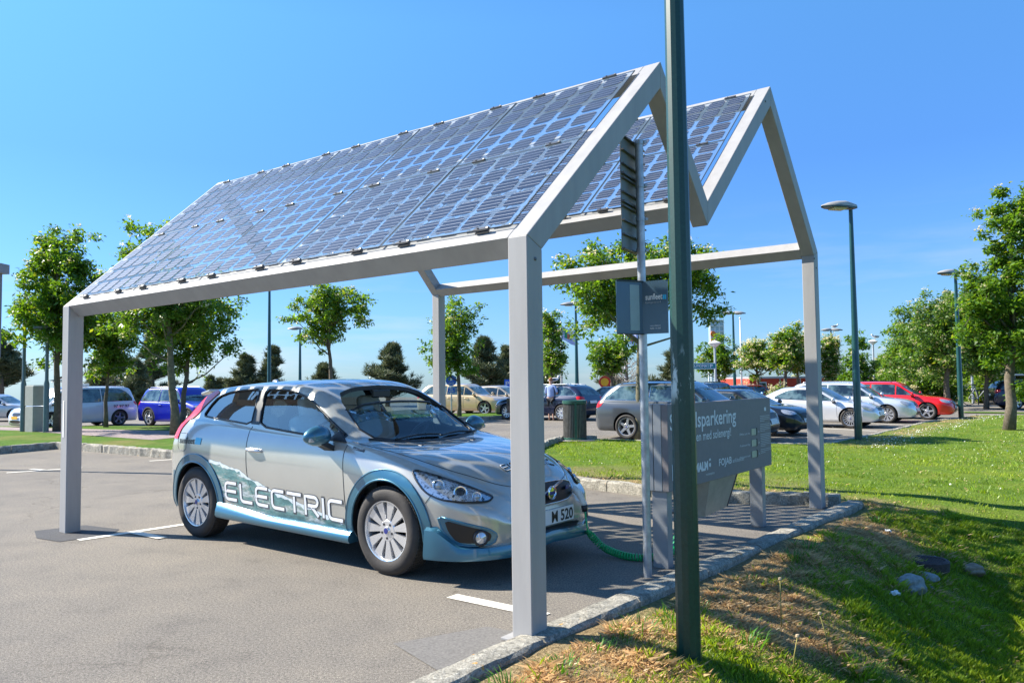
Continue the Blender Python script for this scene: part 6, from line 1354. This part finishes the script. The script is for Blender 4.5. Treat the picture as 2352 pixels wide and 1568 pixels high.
# dark column at the left picture edge
Yc=14; b=at(2,990,Yc); b.z=0; zc=zof(3,625,Yc); mb=MB(); mb.box((-.03,0,zc/2+1.0),(.12,.12,zc-2.0)); mb.box((-.03,0,.55+.4),(.08,.08,1.9)); gpst=empty('gate_post',b,'grey square post with a wider cap cut by the left picture edge','post'); gpst.location.x-=.10; mb.v=[(x,y,z) for x,y,z in mb.v]; mb.build('shaft',simple('post_grey',(.20,.20,.21),.6),gpst); mb=MB(); mb.box((0,0,zc+.06),(.24,.24,.17)); mb.build('cap',simple('cap_grey',(.26,.26,.27),.6),gpst)
# gulls
GW_=simple('gull_white',(.70,.70,.70),.7,0,0,.05); GG_=simple('gull_grey',(.18,.18,.19),.7,0,0,.05)
def gull(label,x,y,Y,zt,flip=1):
    b=at(x,y,Y); b.z=zt; bm=bmesh.new(); bmesh.ops.create_icosphere(bm,subdivisions=2,radius=1)
    root=empty('gull',b,label,'bird','gulls perched on lamps and cars')
    for v in bm.verts: v.co=Vector((v.co.x*.20*(1.3 if v.co.x<0 else 1),v.co.y*.09,v.co.z*.085+.17+(.03*v.co.x)))
    for f_ in bm.faces: f_.smooth=True
    r2=bmesh.ops.create_icosphere(bm,subdivisions=2,radius=.055)
    for v in r2['verts']: v.co=Vector((v.co.x*1.1+.20,v.co.y,v.co.z+.29))
    r3=bmesh.ops.create_cone(bm,segments=6,radius1=.06,radius2=.045,depth=.14,cap_ends=True)
    for v in r3['verts']: v.co=Matrix.Rotation(R(35),3,'Y')@v.co+Vector((.165,0,.235))
    me=bpy.data.meshes.new('body'); bm.to_mesh(me); bm.free(); me.materials.append(GW_); o=bpy.data.objects.new('body',me); COL.objects.link(o); o.parent=root
    mb=MB(); mb.prism([(.06,.075,.24),(-.30,.06,.20),(-.36,.04,.21),(-.05,.09,.13),(.08,.09,.16)],(0,.012,0)); mb.prism([(.06,-.075,.24),(-.30,-.06,.20),(-.36,-.04,.21),(-.05,-.09,.13),(.08,-.09,.16)],(0,-.012,0)); mb.build('wing',GG_,root)
    mb=MB(); mb.tube([(.24,0,.29),(.32,0,.275)],[.014,.003],6); mb.build('beak',YELS,root); mb=MB(); mb.tube([(.0,.03,0),(0,.03,.1)],.007,5); mb.tube([(.0,-.03,0),(0,-.03,.1)],.007,5); mb.build('leg',YELS,root)
    if flip<0: root.rotation_euler=(0,0,math.pi)
gull('white gull standing on the double headed lamp beside the carport post',1918,756,56,zof(1911,760,56)+.17); gull('white gull standing on the cone shaded lamp before the wood trees',2010,776,50,zof(2010,779,50),-1)
gull('dark gull perched on the roof of the silver people carrier',135,889,van.root.location.y+.3,1.73*.86+.0,1); gull('white gull on the roof of the navy estate',1352-80,880,navy.root.location.y+.8,1.47*.90,1)
# stones, drain, paper
def stone(label,u,v,s,col,seed,name='stone',cat='stone'):
    rg=random.Random(seed); bm=bmesh.new(); bmesh.ops.create_icosphere(bm,subdivisions=4,radius=1)
    for q in bm.verts:
        c=q.co.copy(); f_=1+.13*math.sin(c.x*3+seed)+.10*math.sin(c.y*4+seed*2)+.07*math.sin(c.z*6+c.x*5)+.03*math.sin(c.x*13)*math.sin(c.y*11); q.co=Vector((c.x*s[0]*f_,c.y*s[1]*f_,c.z*s[2]*f_))
    me=bpy.data.meshes.new(name); bm.to_mesh(me); bm.free(); me.materials.append(simple('stone_'+str(seed),col,.85,0,0,.35,25,.006)); me.polygons.foreach_set('use_smooth',[True]*len(me.polygons))
    o=bpy.data.objects.new(name,me); COL.objects.link(o); o.location=S(u,v,float(lawn_z(u,v))+s[2]*.45); o.rotation_euler=(0,0,seed); return tag(o,label,cat,'field stones in the ditch' if name=='stone' else None)
def uv_at(x,y):
    z=-.3
    for _ in range(12):
        p=gp(x,y,z); u,v=uvof(p.x,p.y); z=.5*z+.5*float(lawn_z(u,v))
    return u,v
stone('biggest pale grey stone, beside the white paper scrap',*uv_at(2090,1355),(.125,.09,.085),(.30,.30,.28),2); stone('flat grey stone next to the brown drain cover',*uv_at(2130,1328),(.10,.07,.04),(.27,.28,.27),5)
stone('brownish stone right of the drain cover',*uv_at(2235,1315),(.11,.08,.055),(.30,.22,.15),8); stone('small dark stone right of the biggest stone',*uv_at(2135,1352),(.04,.035,.025),(.12,.12,.13),11)
u,v=uv_at(2135,1302); dc=empty('drain_cover',S(u,v,float(lawn_z(u,v))+.03),'brown iron drain cover ring lying in the ditch','drain cover'); IR=simple('rusty_iron',(.085,.06,.06),.7,.3,0,.4,30,.004)
mb=MB(); mb.lathe([(.13,-.05),(.16,-.05),(.165,.03),(.15,.045),(.13,.04)],30,close=True); mb.build('ring',IR,dc,smooth=True,auto=40); mb=MB()
for k in range(9): mb.box((-.11+.0275*k,0,.025),(.012,2*math.sqrt(max(0,.13**2-(-.11+.0275*k)**2)),.02))
mb.build('grate',IR,dc)
def paper(label,u,v,s,seed):
    rg=random.Random(seed); mb=MB(); n=6; V=[(s*(i/n-.5),s*.8*(j/n-.5),rg.uniform(0,s*.55)+.03) for j in range(n+1) for i in range(n+1)]
    mb.add(V,[(j*(n+1)+i,j*(n+1)+i+1,(j+1)*(n+1)+i+1,(j+1)*(n+1)+i) for j in range(n) for i in range(n)]); o=mb.build('paper_scrap',simple('paper',(.78,.78,.76),.8,0,0,.03)); o.location=S(u,v,float(lawn_z(u,v))); tag(o,label,'litter','scraps of white paper in the ditch')
paper('white crumpled paper left of the biggest stone',*uv_at(2056,1375),.065,1); paper('white crumpled paper on the drain cover',*uv_at(2145,1292),.06,2); paper('small white paper scrap on the slope right of the far kerb corner',*uv_at(2040,1228),.05,3)
# dandelion stalks
for i,(x,y,h,ln) in enumerate([(1905,1510,.26,-.05),(1822,1545,.20,.03),(1795,1440,.30,.0),(2115,1400,.16,.02)]):
    u,v=uv_at(x,y); b=S(u,v,float(lawn_z(u,v))); mb=MB(); mb.tube([(0,0,0),(ln*.3,0,h*.5),(ln,0,h)],.0035,5); rt2=empty('dandelion',b,['dandelion stalk leaning left near the lower picture edge','dandelion stalk just right of the big lamp post foot','tallest dandelion stalk in the shaded ditch slope','short dandelion stalk below the biggest stone'][i],'plant','dandelion stalks in the ditch'); mb.build('stem',simple('stem',(.28,.24,.06),.7),rt2,smooth=True); mb=MB(); mb.lathe([(0,h-.008),(.012,h),(.010,h+.012),(0,h+.015)],8,0,Matrix.Translation((ln,0,0))); mb.build('seed_head',simple('seed_head',(.45,.35,.22),.9),rt2)
# ================================================================ the man beside the navy estate
def man():
    p=gp(1266,965.5); sc=(965.5-868)/F*p.y/1.78; root=empty('person',p,'man in pale blue shirt and dark shorts seen from behind at the navy estate','person',None,R(-25)); root.scale=(sc,)*3
    def skin(name,pts,edges,rad,mat,parent,sub=2,rootv=0):
        me=bpy.data.meshes.new(name); me.from_pydata(pts,edges,[]); o=bpy.data.objects.new(name,me); COL.objects.link(o)
        m=o.modifiers.new('s','SKIN'); m.use_smooth_shade=True
        for i,r in enumerate(rad): me.skin_vertices[0].data[i].radius=(r,r*.82) if not isinstance(r,tuple) else r
        me.skin_vertices[0].data[rootv].use_root=True; s=o.modifiers.new('u','SUBSURF'); s.levels=sub; s.render_levels=sub
        apply_mods(o); o.data.materials.clear(); o.data.materials.append(mat); o.data.polygons.foreach_set('use_smooth',[True]*len(o.data.polygons)); o.parent=parent; return o
    SK=simple('skin',(.52,.30,.21),.6,0,0,.05); SHI=simple('shirt_blue',(.36,.46,.72),.85,0,0,.08,9,.01); SHO=simple('shorts_dark',(.015,.016,.02),.85,0,0,.1); HAIR=simple('ginger_hair',(.30,.12,.04),.7,0,0,.2,40)
    P=[(0,0,.93),(0,.0,1.10),(0,-.01,1.28),(0,0,1.44),(0,.0,1.52),(0,.02,1.60),(0,.025,1.70),
       (.19,0,1.41),(.30,-.04,1.16),(.19,.10,1.02),(.17,.14,1.0),(-.19,0,1.41),(-.25,.05,1.15),(-.22,.22,1.02),(-.21,.28,1.0),
       (.09,0,.90),(.10,.01,.50),(.10,-.03,.10),(.11,.12,.04),(-.09,0,.90),(-.10,.06,.50),(-.10,.02,.10),(-.10,.17,.04)]
    Ed=[(0,1),(1,2),(2,3),(3,4),(4,5),(5,6),(3,7),(7,8),(8,9),(9,10),(3,11),(11,12),(12,13),(13,14),(0,15),(15,16),(16,17),(17,18),(0,19),(19,20),(20,21),(21,22)]
    Rr=[(.145,.10),(.135,.095),(.155,.10),(.11,.08),.055,(.075,.085),(.078,.085),.055,.042,.03,.034,.055,.042,.03,.034,.088,.055,.038,.04,.088,.055,.038,.04]
    b_=skin('body',P,Ed,Rr,SK,root)
    for sx,hp in((1,(.17,.15,1.0)),(-1,(-.21,.30,1.0))):
        for k in range(5):
            a=(k-2)*.012; mb=MB(); q=Vector(hp)+Vector((a*1.4,0,0)); L_=(.05,.065,.07,.065,.05)[k]; mb.tube([q,q+Vector((a*.4,L_*.6,-.012)),q+Vector((a*.5,L_,-.035))],[.009,.008,.006],6); mb.build('finger',SK,b_,smooth=True)
    skin('shirt',[(0,0,.92),(0,0,1.10),(0,-.01,1.28),(0,0,1.42),(0,0,1.49),(.19,0,1.41),(.29,-.03,1.20),(-.19,0,1.41),(-.245,.04,1.18),(.265,0,1.13),(-.24,.08,1.12)],[(0,1),(1,2),(2,3),(3,4),(3,5),(5,6),(3,7),(7,8),(6,9),(8,10)],[(.175,.13),(.165,.12),(.178,.122),(.125,.095),.065,.072,.062,.072,.062,.055,.055],SHI,root)
    skin('shorts',[(0,0,.94),(.09,0,.86),(.10,.01,.56),(-.09,0,.86),(-.10,.05,.56)],[(0,1),(1,2),(0,3),(3,4)],[(.16,.12),.11,.095,.11,.095],SHO,root)
    bm=bmesh.new(); bmesh.ops.create_icosphere(bm,subdivisions=3,radius=1)
    for v in bm.verts: c=v.co; v.co=Vector((c.x*.092,c.y*.102-.0,c.z*.085*(1 if c.z>-.2 else .85)))*(1+.05*math.sin(c.x*20)*math.sin(c.z*17))
    bmesh.ops.delete(bm,geom=[v for v in bm.verts if v.co.y>.05 and v.co.z<.03],context='VERTS')
    me=bpy.data.meshes.new('hair'); bm.to_mesh(me); bm.free(); me.materials.append(HAIR); me.polygons.foreach_set('use_smooth',[True]*len(me.polygons)); h=bpy.data.objects.new('hair',me); COL.objects.link(h); h.parent=root; h.location=(0,.02,1.71)
    for sx in(1,-1):
        mb=MB(); mb.box((.09*sx,.02,1.68),(.015,.035,.055),None,0,.006); mb.build('ear',SK,b_,smooth=True)
        mb=MB(); mb.box((.11*sx if sx>0 else -.10,.06+(.05 if sx<0 else 0),.03),(.09,.25,.05),None,0,.02); mb.build('shoe',simple('shoe',(.10,.07,.06),.7),root)
    mb=MB(); mb.box((0,.115,1.665),(.022,.03,.045),None,0,.008); mb.build('nose',SK,b_,smooth=True)
man()
